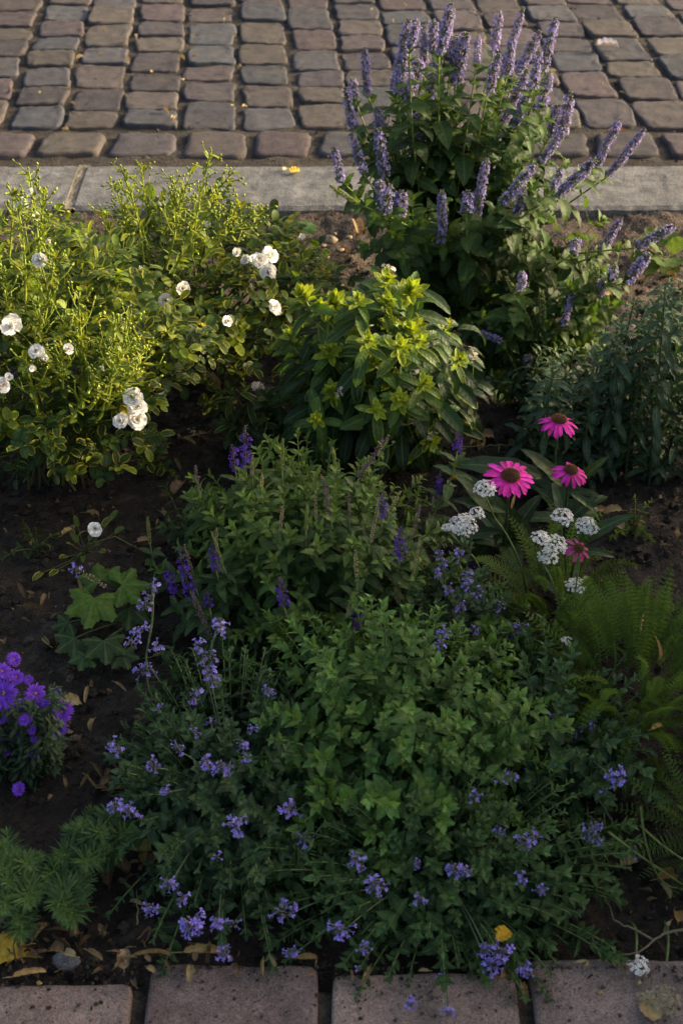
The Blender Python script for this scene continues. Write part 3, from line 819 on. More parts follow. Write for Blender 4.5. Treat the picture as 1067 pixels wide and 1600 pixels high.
# ------------------------------------------------------------------ dark asters (not in bloom) at right
ra = thing('aster_clump', (.50, 2.28, 0), 'dark clump of unflowered aster stems with curling leaves at the right edge', 'plant')
gl = Geo()
for i in range(72):
    px = U(835, 1130); top = np.interp(px, [830, 880, 930, 990, 1050, 1130], [590, 545, 530, 470, 440, 420]) + 260 * R() ** 1.6
    Y = U(2.08, 2.42); e = P(px, top, Y)
    if e[2] < .04: e[2] = .1
    root = np.array([e[0] + U(-.03, .03), Y + U(-.03, .03), -.02])
    pts = bez(root, (root + e) / 2 + U(-.015, .015, 3), e, 8)
    g = Geo(); g.tube(pts, .0026, .0016, (.055, .065, .03), (.09, .12, .035), 5); build('stem', g, M_stem, ra)
    tot = along(pts, [0])[2]
    shoot(gl, pts, 'aster', .022, .052, .06, .015, tot * .92, (.050, .088, .032), (.030, .058, .026), per=2, a0=40, a1=80, grav=.1)
build('foliage', gl, M_dark, ra)

# ------------------------------------------------------------------ sage
CS = np.array([-.055, 1.76, .07]); RS = np.array([.205, .20, .155])
sg = thing('sage_plant', (-.055, 1.76, 0), 'purple meadow sage with wrinkled green leaves in the middle of the bed', 'flowering plant')
gl = Geo()
spk = [(384,665,385,738,'sage',7),(362,695,368,735,'sage',6),(607,680,560,748,'sage_dry',6),(280,858,300,935,'sage',7),(300,925,330,1000,'sage_dry',7),(332,850,338,890,'sage',6),(598,768,597,812,'sage',6),
       (627,824,625,872,'sage',7),(437,903,445,950,'sage',7),(558,944,560,985,'sage',7),(305,728,310,760,'sage_dry',5),(442,686,441,735,'green',4.5),(231,808,235,850,'green',4),(395,712,394,745,'sage_cream',4),(410,740,409,770,'sage_cream',4),
       (555,860,558,910,'sage_cream',5),(585,820,578,850,'sage_cream',5),(625,768,610,800,'sage_cream',5),(262,880,272,930,'sage',6),(512,762,510,800,'sage_dry',4),(520,700,525,740,'green',4),(716,676,714,705,'sage',6),
       (324,925,328,950,'sage',5),(545,770,546,810,'sage_dry',4),(688,735,684,780,'sage',5),(735,870,733,905,'sage',7),(480,790,478,830,'green',4)]
for _ in range(9):
    x_ = U(285, 660); y_ = U(700, 850) if abs(x_ - 470) < 150 else U(760, 880); l_ = U(35, 75); spk.append((x_, y_, x_ + U(-18, 18), y_ + l_, ['sage_dry', 'sage_cream', 'green', 'sage_cream'][rng.integers(0, 4)], U(3, 4.6)))
for (tx, ty, bx, by, st, r) in spk:
    off = not (230 < tx < 660)
    b = hit(bx, by, CS, RS * 1.1); Y = b[1] if not off else P(bx, by, 1.85)[1]
    b = P(bx, by, Y); t = P(tx, ty, Y)
    pxm = FPX / ((b - EYE) @ FW)
    g = Geo(); spike(g, b, t, r / pxm * .9, st, .9); build('flower_spike', g, M_petal, sg)
    root = np.array([CS[0] + U(-.07, .07) + .35 * (b[0] - CS[0]), 1.78 + U(-.05, .05), -.02])
    ctrl = b - norm(t - b) * .1 + np.array([0, 0, -.03])
    pts = bez(root, ctrl, b, 8)
    g = Geo(); g.tube(pts, .0020, .0012, (.08, .10, .04), (.14, .17, .05), 4); build('stem', g, M_stem, sg)
    shoot(gl, pts, 'sage', .018, .05, .08, .03, along(pts, [0])[2] * .9, (.06, .10, .03), (.04, .07, .022), a0=40, a1=75, start=.02)
for i in range(170):
    d = rdir(1)[0]; d[2] = abs(d[2]) * 1.4; d = norm(d); e = CS + d * RS * U(.72, 1.25)
    root = CS + np.array([d[0] * .08, d[1] * .08, -.08]); pts = bez(root, root * .5 + e * .5 + np.array([0, 0, .03]), e, 7)
    gl.tube(pts, .0016, .0010, (.08, .11, .04), None, 4)
    shoot(gl, pts, 'sage', .014, .048, .09, .024, .2, (.095, .155, .030), (.042, .080, .018), a0=25, a1=72, grav=.25)
build('foliage', gl, M_leaf, sg)

# ------------------------------------------------------------------ catmints
def catmint(C, Rr, n, label, clusters, Lm, colT, colL, spikes=(), group=None, zlo=-.1, smallw=1.0, ex=(0, 0, 0, 0, 0)):
    C = np.array(C, float); Rr = np.array(Rr, float)
    t_ = thing('catmint', (C[0], C[1], 0), label, 'catmint', group)
    gl = Geo()
    for i in range(n):
        d = rdir(1)[0]; d[2] = abs(d[2]) * 1.1 + zlo; d = norm(d)
        q = R()
        e = C + d * Rr * (U(.80, 1.12) if q > .3 else U(.5, .85)) * (1 + .16 * math.sin(d[0] * 9 + 1) * math.sin(d[1] * 8 + d[2] * 6)); e[2] = max(e[2], .015)
        root = C + np.array([d[0] * Rr[0] * .35, d[1] * Rr[1] * .35, -C[2]]); pts = bez(root, root * .45 + e * .55 + np.array([0, 0, .05 * Rr[2] / .2]), e, 7)
        gl.tube(pts, .0014, .0009, (.07, .10, .04), (.11, .16, .06), 4)
        lm = Lm * U(.6, 1.2)
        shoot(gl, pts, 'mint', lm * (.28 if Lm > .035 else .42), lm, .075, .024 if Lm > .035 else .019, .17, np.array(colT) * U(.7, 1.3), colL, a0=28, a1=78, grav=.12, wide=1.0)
    build('foliage', gl, M_mint, t_)
    for (x, y, r, wh, ln) in list(clusters) + [(U(ex[0], ex[1]), U(ex[2], ex[3]), U(7, 13), int(rng.integers(1, 4)), U(14, 46)) for _ in range(ex[4])]:
        b = hit(x, y, C, Rr * 1.1); pxm = FPX / ((b - EYE) @ FW)
        dirn = norm(norm(b - C) + np.array([0, 0, .7])); 
        tp = b + dirn * (ln / pxm) * .5; bp = b - dirn * (ln / pxm) * .5
        g = Geo(); mint_cluster(g, bp, tp, r / pxm, wh); build('flower_spike', g, M_petal, t_)
        if R() < .45:
            g = Geo(); rt = C + (b - C) * .4; g.tube(bez(rt, (rt + bp) / 2 + np.array([0, 0, .01]), bp, 6), .0012, .0010, (.09, .12, .06), None, 4); build('stem', g, M_stem, t_)
    for (pts_px, whs, Y, r) in spikes:
        pp = np.array([P(x, y, Y) for (x, y) in pts_px]); 
        tt = np.linspace(0, 1, 14); idx = np.linspace(0, 1, len(pp))
        pts = np.stack([np.interp(tt, idx, pp[:, i]) for i in range(3)], 1)
        g = Geo(); g.tube(pts, .0017, .0010, (.12, .17, .07), None, 5); build('stem', g, M_stem, t_)
        for (x, y) in whs:
            c = P(x, y, Y); g = Geo(); mint_cluster(g, c - np.array([0, 0, .004]), c + np.array([0, 0, .006]), r * .85, 1, .4); build('flower_spike', g, M_petal, t_)
    return t_
catmint((.07, 1.385, .03), (.225, .24, .175), 480, 'big fresh green catmint mound filling the front of the bed',
    [(455,1265,13,2,40),(480,1310,12,2,40),(740,1245,9,2,40),(790,1215,9,3,60),(690,1000,9,3,40),(650,1350,8,2,22),(905,1140,8,3,50),(860,1120,7,1,14),(420,1080,7,2,20),(780,1300,8,2,30)],
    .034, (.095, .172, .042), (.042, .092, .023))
catmint((.125, 1.20, .02), (.26, .185, .115), 420, 'small leaved dark catmint spilling over the joint between the middle paving slabs',
    [(590,1385,13,3,50),(535,1450,16,2,30),(445,1425,16,2,30),(822,1315,14,3,50),(812,1372,10,1,16),(780,1490,17,3,40),(765,1508,14,2,24),(640,1568,10,2,20),(700,1580,10,2,20),(920,1295,12,2,30),(395,1500,14,2,40),
     (820,1570,7,1,10),(760,1480,12,2,20),(930,1310,10,1,14),(560,1510,7,1,12),(690,1525,7,1,12)],
    .028, (.058, .108, .036), (.030, .062, .022), ex=(420, 860, 1330, 1520, 10))
catmint((-.15, 1.32, .02), (.18, .25, .14), 400, 'small leaved trailing catmint at the left side of the big green mound',
    [(345,1200,13,2,30),(368,1288,17,2,40),(300,1440,20,2,30),(285,1402,12,2,24),(183,1168,12,2,30),(205,1270,14,2,30),(185,1262,12,2,24),(330,1060,11,2,26),(318,1030,9,2,26),(345,985,9,2,26),(305,1090,12,2,20),
     (322,1190,11,2,24),(250,1110,9,1,14),(280,1170,9,2,20),(265,1380,12,2,20),(340,1340,9,1,14),(330,1130,7,1,12),(395,1140,7,1,10),(305,1145,8,1,10),(260,1235,8,2,20),(385,1185,8,1,12)],
    .029, (.050, .090, .040), (.027, .052, .024), ex=(230, 420, 1080, 1500, 8),
    spikes=[([(238,912),(240,960),(228,1030),(232,1075),(250,1110),(275,1150)], [(238,918),(236,938),(228,948),(222,985),(215,990),(245,1013),(222,1052),(232,1050),(206,1010)], 1.45, .013),
            ([(345,965),(330,1010),(326,1060),(300,1110),(290,1190)], [(345,975),(342,985),(310,1012),(330,1030),(325,1055),(337,1060),(308,1092)], 1.45, .012)])
catmint((.31, 1.42, .02), (.15, .20, .12), 130, 'dim grey green catmint between the big mound and the feathery yarrow',
    [(960,1215,14,3,30),(925,1290,9,2,24),(912,1405,12,3,40),(925,1465,14,3,50),(905,1440,10,2,20),(985,1330,9,2,30),(945,1235,9,1,12)],
    .030, (.055, .100, .040), (.030, .060, .026))
catmint((.17, 1.66, .02), (.12, .12, .13), 70, 'thin catmint with lilac whorls beside the white yarrow heads',
    [(690,880,9,3,40),(730,912,9,3,50),(745,925,8,2,30),(683,995,8,2,30),(805,985,9,3,50),(812,1005,7,2,20),(700,925,8,2,30),(720,950,8,2,30),(740,985,7,2,20),(683,900,7,2,20),(778,950,8,1,14),(715,870,8,2,20)],
    .026, (.055, .095, .045), (.032, .058, .028))

# ------------------------------------------------------------------ coneflowers
PPET = leaf(ns=6, na=5, w=.14, peak=.62, k=.55, fold=.18, droop=.15, wave=.1)
PPET2 = leaf(ns=6, na=5, w=.13, peak=.62, k=.55, fold=.25, droop=.35, wave=.14)
def coneflower(px, py, wpx, Y, label, face, npet=18, root=None, droopy=False, old=False):
    c = P(px, py, Y); pxm = FPX / ((c - EYE) @ FW); rr = wpx / 2 / pxm
    root = np.array([c[0] + .01, Y + .04, -.02]) if root is None else root
    t_ = thing('coneflower', (root[0], root[1], 0), label, 'coneflower', 'pink coneflowers')
    f = norm(np.asarray(face, float)); x = norm(np.cross(f, [.1, 1, .2])); y = np.cross(f, x)
    g = Geo(); g.tube(bez(root, root * .4 + c * .6 - f * .03, c - f * rr * .2, 10), .0026, .0020, (.07, .09, .035), None, 6); build('stem', g, M_stem, t_)
    g = Geo()
    for (k, dn) in ((npet, .0), (npet // 3, -.15)):
        az = np.arange(k) * 2 * math.pi / k + U(-.08, .08, k) + R() * 3; rad = np.cos(az)[:, None] * x + np.sin(az)[:, None] * y
        dr = U(-.08, .26, k) + (.24 if droopy else 0) - dn
        d = norm(rad - f * dr[:, None]); L = (rr * .80) * U(.88, 1.08, k)
        pick = R(k) < .5
        for tp, m in ((PPET, pick), (PPET2, ~pick)):
            cA = jit((.82, .030, .42), k, .25, .08)[m] if not old else jit((.50, .05, .24), k, .15, .06)[m]
            g.add(tp, frames(d[m], np.tile(f, (m.sum(), 1)), L[m] * 1.05, L[m], L[m]), c + rad[m] * rr * .24, cA, cA * np.array([.80, 1.5, .85]))
    build('petal_ring', g, M_petal, t_)
    g = Geo(); cr = rr * .36; n = 220
    # dome body
    nu = 14; v = []; L = []; S = []
    for i in range(7):
        a = i / 6 * math.pi / 2
        for j in range(nu):
            b = j * 2 * math.pi / nu; v.append(c + (math.cos(b) * x + math.sin(b) * y) * cr * math.cos(a) * .95 + f * cr * .62 * math.sin(a))
    for i in range(6):
        for j in range(nu):
            q = (j + 1) % nu; L += [i * nu + j, i * nu + q, (i + 1) * nu + q, (i + 1) * nu + j]; S.append(4)
    g.raw(np.array(v), L, S, (.05, .02, .012))
    q = (np.arange(n) + .5) / n; el = np.arcsin(1 - q); az = np.arange(n) * 2.39996
    dd = (np.cos(az) * np.cos(el))[:, None] * x + (np.sin(az) * np.cos(el))[:, None] * y + np.sin(el)[:, None] * f * .66
    T = c + dd * cr * .9; hh = np.sin(el)[:, None]
    cA = jit((.06, .022, .012), n, .3); cB = jit((.42, .13, .02), n, .25) * (1 - hh * .55) + jit((.16, .10, .03), n, .3) * hh * .55
    ll = cr * .26 * U(.8, 1.2, n)
    g.add(OCTA, frames(norm(dd + f * .3), x, ll * .42, ll, ll * .42), T, cA, cB)
    build('seed_cone', g, M_stem, t_)
    return t_, root
cfs = [coneflower(873, 657, 66, 1.98, 'pink coneflower standing highest, in front of the dark aster clump', (.05, .05, 1), 18, droopy=True),
       coneflower(797, 744, 79, 1.84, 'largest pink coneflower, with a flat white yarrow head against its left side', (.05, -.2, 1), 19),
       coneflower(891, 735, 60, 1.90, 'pink coneflower with ragged gappy petals right of the largest one', (.1, -.12, 1), 15, droopy=True),
       coneflower(903, 857, 48, 1.70, 'small faded pink coneflower half hidden behind white yarrow heads', (.3, -.35, .9), 9, droopy=True, old=True)]
specs = [[(830,690,890,640,.09)], [(715,775,790,800,.14),(740,735,800,850,.12),(690,840,780,830,.13),(800,900,800,790,.14),(850,860,800,800,.12),(700,900,780,850,.12),(640,840,760,840,.12)],
         [(720,705,850,745,.14),(940,715,900,760,.10),(940,795,890,770,.12),(840,700,880,760,.1),(930,790,890,780,.1)], [(960,860,900,860,.09),(970,800,900,850,.11)]]
for (t_, root), sp in zip(cfs, specs):
    g = Geo()
    for (tx, ty, bx, by, L) in sp:
        b = P(bx, by, root[1] + .0); b[2] = max(b[2], .03); e = P(tx, ty, root[1] - .02); d = e - b
        put(g, 'cone', b[None], d[None], np.array([[0, -.5, 1.0]]), np.array([np.linalg.norm(d) * 1.05]), jit((.030, .058, .018), 1, .2), None, .7)
    k = 7; a = U(0, 6.28, k); d = np.stack([np.cos(a), np.sin(a), U(.2, .8, k)], 1)
    put(g, 'cone', np.tile(np.array([root[0], root[1], .01]), (k, 1)), d, np.array([0, -.3, 1.0]) + rdir(k) * .2, U(.07, .12, k), jit((.028, .055, .018), k, .25), None, .9)
    build('foliage', g, M_dark, t_)

# ------------------------------------------------------------------ yarrow
YL = [('white yarrow head touching the petals of the largest pink coneflower', [(757,760,41)], (825,935), 1.74),
      ('white yarrow with a broad flat head and two smaller lobes, left of the coneflowers', [(724,816,54),(700,823,24),(745,799,27)], (765,960), 1.72),
      ('white yarrow head just under the ragged pink coneflower', [(880,804,40)], (880,950), 1.74),
      ('white yarrow head at the right of the flower group, above the small faded coneflower', [(918,818,42)], (890,960), 1.74),
      ('white yarrow of three joined heads left of the small faded coneflower', [(845,838,34),(868,846,44),(856,866,38)], (880,1010), 1.68),
      ('lone white yarrow head below the small faded coneflower', [(900,912,36)], (890,1040), 1.66),
      ('small half open cream yarrow head over the feathery leaves', [(885,1000,20)], (880,1080), 1.55),
      ('grey white yarrow head lying over the right front paving slab', [(998,1507,38)], (985,1440), 1.08),
      ('faded brownish yarrow head in the lower right corner over the paving slab', [(1040,1560,58),(1008,1555,24)], (1045,1430), 1.03)]
for (lab, heads, rt, Y) in YL:
    root = G(rt[0], rt[1], -.01); old = 'faded brown' in lab
    if Y < 1.2: root = np.array([P(rt[0], rt[1], 1.12)[0], 1.13, -.01])
    t_ = thing('yarrow', (root[0], root[1], 0), lab, 'yarrow', 'yarrow flower stems')
    j = None
    for i, (x, y, wd) in enumerate(heads):
        c = P(x, y, Y); 
        if c[2] < .02: c = G(x, y, .03)
        pxm = FPX / ((c - EYE) @ FW)
        g = Geo(); bs = yarrow_head(g, c, wd * .88 / pxm, (U(-.1, .1), -.2, 1), (.82, .80, .75) if not old else (.34, .29, .18), (.45, .42, .32) if not old else (.22, .18, .1))
        build('flower_head', g, M_petal, t_)
        if j is None:
            j = bs + (root - bs) * .22
        g = Geo(); g.tube(bez(j, j * .5 + bs * .5, bs, 5), .0014, .0011, (.10, .14, .045), None, 5)
        if i == 0: g.tube(bez(root, (root + j) / 2 + np.array([.01, .01, .02]), j, 9), .0022, .0015, (.08, .12, .04), (.12, .17, .05), 5)
        build('stem', g, M_stem, t_)
yf = thing('yarrow_clump', (.42, 1.50, 0), 'feathery dark green yarrow foliage along the right edge', 'plant')
g = Geo()
for (cx, cy, cz, rx, ry, rz, k) in ((.43, 1.50, .03, .19, .27, .13, 300), (.34, 1.72, .02, .13, .12, .10, 90), (.52, 1.25, .02, .14, .14, .09, 90)):
    d = rdir(k); d[:, 2] = np.abs(d[:, 2]) * .9; d = norm(d)
    T = np.array([cx, cy, 0]) + d * np.array([rx, ry, 0]) * .45 + np.array([0, 0, 1]) * (d[:, 2:3] * rz * U(.2, .9, (k, 1)))
    dd = norm(d * np.array([1, 1, 1.5]) + rdir(k) * .35 + np.array([0, 0, .5])); nn = norm(-d + np.array([0, 0, .9]) + rdir(k) * .3)
    L = U(.05, .125, k); pick = rng.integers(0, 3, k); M = frames(dd, nn, L * 1.0, L, L)
    for q in range(3):
        m = pick == q; g.add(FROND[q], M[m], T[m], jit((.070, .130, .022), m.sum(), .55))
build('foliage', g, M_leaf, yf)
# grass-like stray stems near yarrow
g = Geo()
for (a, b, c) in (((1000,1260),(1010,1400),(1020,1560)),((950,1300),(1000,1340),(1067,1420)),((905,870),(890,1000),(870,1080)),((1000,1290),(1040,1330),(1080,1350))):
    A = [P(q[0], q[1], 1.62 if a[0] == 905 else 1.16) for i, q in enumerate((a, b, c))]
    A = [np.array([v[0], v[1], max(v[2], .02)]) for v in A]
    g = Geo(); g.tube(bez(A[0], A[1], A[2], 10), .0016, .0010, (.12, .17, .05), None, 5); build('stem', g, M_stem, yf)

# ------------------------------------------------------------------ purple aster (left)
pa = thing('purple_aster', (-.46, 1.40, 0), 'low aster cushion with violet daisy flowers cut by the left edge', 'aster')
def daisy(parent, c, r, face, col=(.17, .05, .48)):
    f = norm(np.asarray(face, float)); x = norm(np.cross(f, [.1, 1, .2])); y = np.cross(f, x); g = Geo()
    for (k, e, L) in ((24, .12, 1), (20, .4, .85), (14, .8, .6)):
        az = np.arange(k) * 6.283 / k + R() * 3 + U(-.1, .1, k); rad = np.cos(az)[:, None] * x + np.sin(az)[:, None] * y
        put(g, 'young', c + rad * r * .1, rad + f * (e + U(-.12, .12, (k, 1))), np.tile(f, (k, 1)), r * L * U(.85, 1.1, k), jit(col, k, .2, .1), jit(np.array(col) * 1.25, k, .15), .62)
    o = build('flower_head', g, M_petal, parent)
    g = Geo(); k = 14; g.add(OCTA, frames(norm(f + rdir(k) * .6), x, r * .1, r * .3, r * .1), np.tile(c, (k, 1)), jit((.35, .18, .08), k), jit((.55, .35, .12), k)); build('flower_centre', g, M_petal, o)
AST = [(22,1030,11),(4,1049,14),(26,1058,12),(8,1083,21),(56,1084,16),(38,1104,15),(18,1097,15),(57,1098,11),(97,1112,18),(90,1137,16),(42,1122,10),(5,1100,12),(5,1145,13),(15,1122,7),(38,1125,9),(32,1153,10),(50,1140,8),(10,1173,9),(53,1174,10),(78,1166,5),(2,1120,10),(30,1233,11),(-15,1070,18),(-20,1110,16),(90,1082,8),(54,1155,6),(72,1100,8),(45,1062,8)]
for (x, y, r) in AST:
    c = P(x, y, 1.36 + U(-.03, .03)) if y < 1210 else G(x, y, .04); pxm = FPX / ((c - EYE) @ FW)
    daisy(pa, c, r / pxm * 1.05, (U(-.3, .4), -.55 + U(-.2, .2), .8))
gl = Geo()
for i in range(80):
    e = P(U(-60, 95), U(1060, 1200), U(1.34, 1.44)); e[2] = max(e[2] - .015, .02); root = np.array([-.46 + U(-.05, .05), 1.4 + U(-.03, .03), -.01]); pts = bez(root, (root + e) / 2 + [0, 0, .02], e, 6)
    gl.tube(pts, .0012, .0008, (.05, .07, .03), None, 4); shoot(gl, pts, 'aster', .01, .026, .05, .009, .14, (.030, .055, .022), (.020, .038, .016), a0=30, a1=70, wide=.9)
build('foliage', gl, M_dark, pa)

# ------------------------------------------------------------------ spurge (needle leaves)
def spurge(C, label, shoots):
    C = np.array([C[0], C[1], 0.0]); t_ = thing('spurge', C, label, 'spurge', 'needle leaved spurges'); gl = Geo()
    for (x, y, ln) in shoots:
        e = G(x, y, U(.035, .075)); d = norm(np.array([e[0] - C[0], e[1] - C[1], .06])); root = e - d * ln - np.array([0, 0, .01]); root[2] = max(root[2], 0)
        pts = bez(root, (root + e) / 2 + np.array([0, 0, .012]), e, 8); gl.tube(pts, .0018, .0012, (.12, .17, .06), (.16, .22, .06), 5)
        tot = along(pts, [0])[2]
        shoot(gl, pts, 'needle', .010, .028, .03, .0038, tot * .9, (.100, .170, .050), (.050, .095, .036), per=7, a0=20, a1=72, grav=.05, wide=1.1)
    build('foliage', gl, M_mint, t_)
spurge((-.34, 1.24), 'spurge with soft needle leaves on its bushy shoots beside the bare soil', [(130,1290,.06),(160,1300,.07),(190,1310,.06),(120,1320,.06),(150,1340,.06),(185,1335,.06),(95,1340,.06),(175,1290,.05),(145,1265,.06),(205,1300,.04),(110,1295,.05),(135,1350,.05),(165,1325,.06),(185,1265,.04),(100,1360,.05),(75,1370,.06),(60,1385,.06),(85,1395,.06),(90,1420,.06),(110,1440,.05),(100,1430,.05),(120,1390,.04)])
spurge((-.43, 1.20), 'spurge with soft needle leaves cut off by the left edge near the front paving', [(12,1300,.06),(25,1340,.06),(5,1360,.06),(40,1370,.06),(20,1400,.06),(45,1410,.06),(5,1320,.05),(30,1440,.05),(45,1350,.05),(15,1380,.05),(55,1400,.05),(35,1460,.04),(-10,1350,.06),(60,1340,.05),(8,1420,.05)])

# ------------------------------------------------------------------ lobed-leaf plant
def lobed(nl=5, depth=.30, rays=84):
    v = [[0, 0, 0]]; f = []; uv = [[0, 0]]; 
    angs = np.linspace(-2.35, 2.35, rays)
    rings = (.35, .7, 1.0)
    for q, rr in enumerate(rings):
        for i, a in enumerate(angs):
            lobe = 1 - depth * (.5 - .5 * math.cos((a / 2.35) * nl * math.pi + math.pi * (nl % 2 == 0)) ) * (rr ** 1.5)
            r = rr * lobe * (.80 + .20 * math.cos(a * .65)) * (1 + (.045 * (((i % 4) / 1.5) - 1) if q == 2 else 0))
            z = -.04 * rr * abs(math.sin((a / 2.35) * nl * math.pi * .5 + (0 if nl % 2 else 0))) + .02 * math.sin(a * 17) * rr - .16 * rr ** 2
            v.append([math.sin(a) * r, math.cos(a) * r, z]); uv.append([math.cos((a / 2.35) * nl * math.pi) * .5 - .5, rr])
    n = rays
    for i in range(n - 1):
        f.append([0, 1 + i, 2 + i])
        for q in range(2): f.append([1 + q * n + i, 1 + (q + 1) * n + i, 2 + (q + 1) * n + i, 2 + q * n + i])
    return Tpl(v, f, uv, None)
LOBE = lobed()
lp = thing('anemone_plant', (-.30, 1.70, 0), 'low plant with broad maple like lobed leaves on the dark soil', 'plant')
def lobed_leaf(parent, px, py, wpx, z, aim, nrm, col):
    c = G(px, py, z); pxm = FPX / ((c - EYE) @ FW); s = wpx / pxm * .64
    g = Geo(); d = np.array(aim, float)
    g.add(LOBE, frames(d[None], np.array([nrm], float), s), (c - norm(d) * s * .4)[None], jit(col, 1, .1))
    r = np.array([-.30, 1.70, 0]); a = c - norm(d) * s * .4; g.tube(bez(r, (r + a) / 2 + [0, 0, .02], a, 6), .0015, .0012, (.10, .12, .05), None, 5)
    build('leaf', g, M_leaf, parent)
lobed_leaf(lp, 208, 912, 68, .085, (.95, .25, -.1), (.05, -.3, 1), (.070, .130, .016))
lobed_leaf(lp, 142, 952, 80, .075, (-.15, -1, -.35), (0, -.4, 1), (.075, .138, .016))
lobed_leaf(lp, 155, 893, 66, .085, (-.3, .9, .1), (0, -.2, 1), (.048, .09, .014))
lobed_leaf(lp, 215, 958, 60, .05, (.9, -.6, -.3), (.1, -.3, 1), (.035, .065, .018))
lobed_leaf(lp, 165, 1015, 62, .04, (.2, -1, -.3), (.1, -.3, 1), (.040, .070, .022))
lobed_leaf(lp, 105, 1005, 55, .035, (-.8, -.6, -.2), (.1, -.3, 1), (.036, .064, .020))
lobed_leaf(lp, 195, 1030, 46, .025, (.5, -.9, -.2), (.1, -.3, 1), (.040, .066, .024))
lobed_leaf(lp, 130, 1032, 44, .025, (-.2, -1, -.2), (.0, -.3, 1), (.045, .08, .026))
lobed_leaf(lp, 95, 975, 42, .03, (-1, -.1, -.2), (.0, -.3, 1), (.036, .064, .02))
g = Geo(); spike(g, G(168, 918, .09), G(120, 890, .12), .006, 'sage_cream', .8); build('flower_spike', g, M_petal, lp)
g = Geo(); mint_cluster(g, G(120, 893, .12), G(118, 888, .125), .010, 1, .6); build('flower_spike', g, M_petal, lp)

# small seedlings
def rosette(label, px, py, leaves, key='round', col=(.05, .10, .025), name='seedling', z=.0, mat=None):
    b = G(px, py, z); t_ = thing(name, b, label, 'seedling' if name == 'seedling' else 'plant')
    for (tx, ty, wd) in leaves:
        e = G(tx, ty, U(.03, .07)); d = e - b; L = np.linalg.norm(d)
        g = Geo(); st = b + d * .35; g.tube(bez(b, (b + st) / 2 + [0, 0, .008], st, 4), .0012, .0009, (.09, .12, .04), None, 4)
        if key == 'rose': st = e - d * .012 / L; g.tube(np.array([b + d * .35, st]), .0009, .0007, (.09, .12, .04), None, 4)
        put(g, key, st[None], d[None], np.array([[0, -.45, 1.0]]), np.array([min(L * .75 + .01, .05) if key != 'rose' else .024]), jit(col, 1, .2), None, wd)
        build('leaf', g, mat or M_leaf, t_)
    return t_
rosette('seedling with two broad round leaves on the bare soil behind the roses', 462, 378, [(432,352,1.2),(490,340,1.2),(450,345,1.0),(440,385,.9)])
rosette('yellowish seedlings of round leaves at the right edge by the kerb', 1035, 400, [(1050,350,.9),(1020,375,1.),(1060,380,1.1),(1040,420,1.2),(1010,400,1.),(1065,410,1.),(1000,425,.9),(1055,430,1.2),(975,395,.8),(1030,360,.8),(985,360,.7),(1010,350,.6)], col=(.09, .14, .03))
rosette('broad leaved seedling on the ground behind the dark asters', 935, 410, [(905,405,.8),(965,425,.9),(950,440,1.),(920,430,.9),(985,450,.9)], col=(.06, .10, .03))
tb = rosette('low rose sucker with one crumpled white bloom on the dark soil', 135, 865, [(85,893,.7),(60,898,.7),(110,850,.6),(165,815,.7),(178,805,.7),(120,815,.6),(150,850,.7),(130,870,.6),(100,870,.7),(160,860,.6),(140,840,.7),(118,840,.7),(185,828,.7)], key='rose', name='rose_sucker', mat=M_rose, col=(.07, .10, .022))
rose_bloom(tb, G(149, 827, .06), .012, (.2, -.6, .7))
g = Geo(); g.tube(np.array([G(140, 850, .02), G(180, 838, .03), G(225, 862, .01)]), .0016, .001, (.12, .09, .05)); build('twig', g, M_dry, tb)

# ground-level fillers: small weeds between plants
def weed(px, py, n, label, key='mint', L=.03, col=(.04, .075, .022), mat=None, spread=.06, h=.08):
    b = G(px, py, 0); t_ = thing('low_plant', b, label, 'plant', 'low leafy plants'); gl = Geo()
    for i in range(n):
        e = b + np.array([U(-spread, spread), U(-spread, spread), U(.3, 1) * h]); pts = bez(b, b + (e - b) * .5 + [0, 0, .02], e, 5)
        gl.tube(pts, .0011, .0008, (.08, .11, .04), None, 4); shoot(gl, pts, key, L * .4, L, .05, .018, .1, col, np.array(col) * .6, a0=30, a1=75)
    build('foliage', gl, mat or M_leaf, t_)
weed(560, 1005, 16, 'dark leaves between the sage and the green catmint mound', L=.035, spread=.09)
weed(760, 1010, 22, 'yellow green leafy plant in front of the coneflower leaves', L=.034, col=(.085, .15, .022), spread=.08, h=.09)
weed(800, 1040, 14, 'bright leafy plant at the back of the feathery yarrow', L=.03, col=(.08, .14, .02), spread=.07, h=.08)
weed(660, 960, 14, 'dark low leaves between the sage and the thin catmint', L=.032, spread=.08)
weed(300, 860, 12, 'dull green low leaves at the left foot of the sage', key='sage', L=.035, spread=.06, h=.09)
weed(780, 560, 14, 'dark low leaves at the foot of the hyssop', key='hyssop', L=.05, spread=.09, h=.13, col=(.045, .085, .02))
weed(820, 620, 10, 'dark low leaves between phlox and aster clump', key='aster', L=.05, spread=.09, h=.10, mat=M_dark)
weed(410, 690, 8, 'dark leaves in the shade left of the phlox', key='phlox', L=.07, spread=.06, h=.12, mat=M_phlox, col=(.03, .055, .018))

weed(240, 730, 7, 'sparse low sprigs on the dark soil right of the front rose bush', key='rose', L=.02, spread=.06, h=.05, mat=M_rose, col=(.05, .08, .02))
weed(60, 860, 6, 'thin low sprigs on the bare soil at the left edge', key='sage', L=.022, spread=.06, h=.03, col=(.05, .08, .02))
weed(350, 640, 9, 'shaded sprigs on the soil below the back rose bush', key='rose', L=.024, spread=.08, h=.08, mat=M_rose, col=(.045, .075, .02))
weed(990, 830, 6, 'young green sprigs at the back of the feathery foliage', key='mint', L=.018, spread=.05, h=.05, col=(.10, .16, .03))
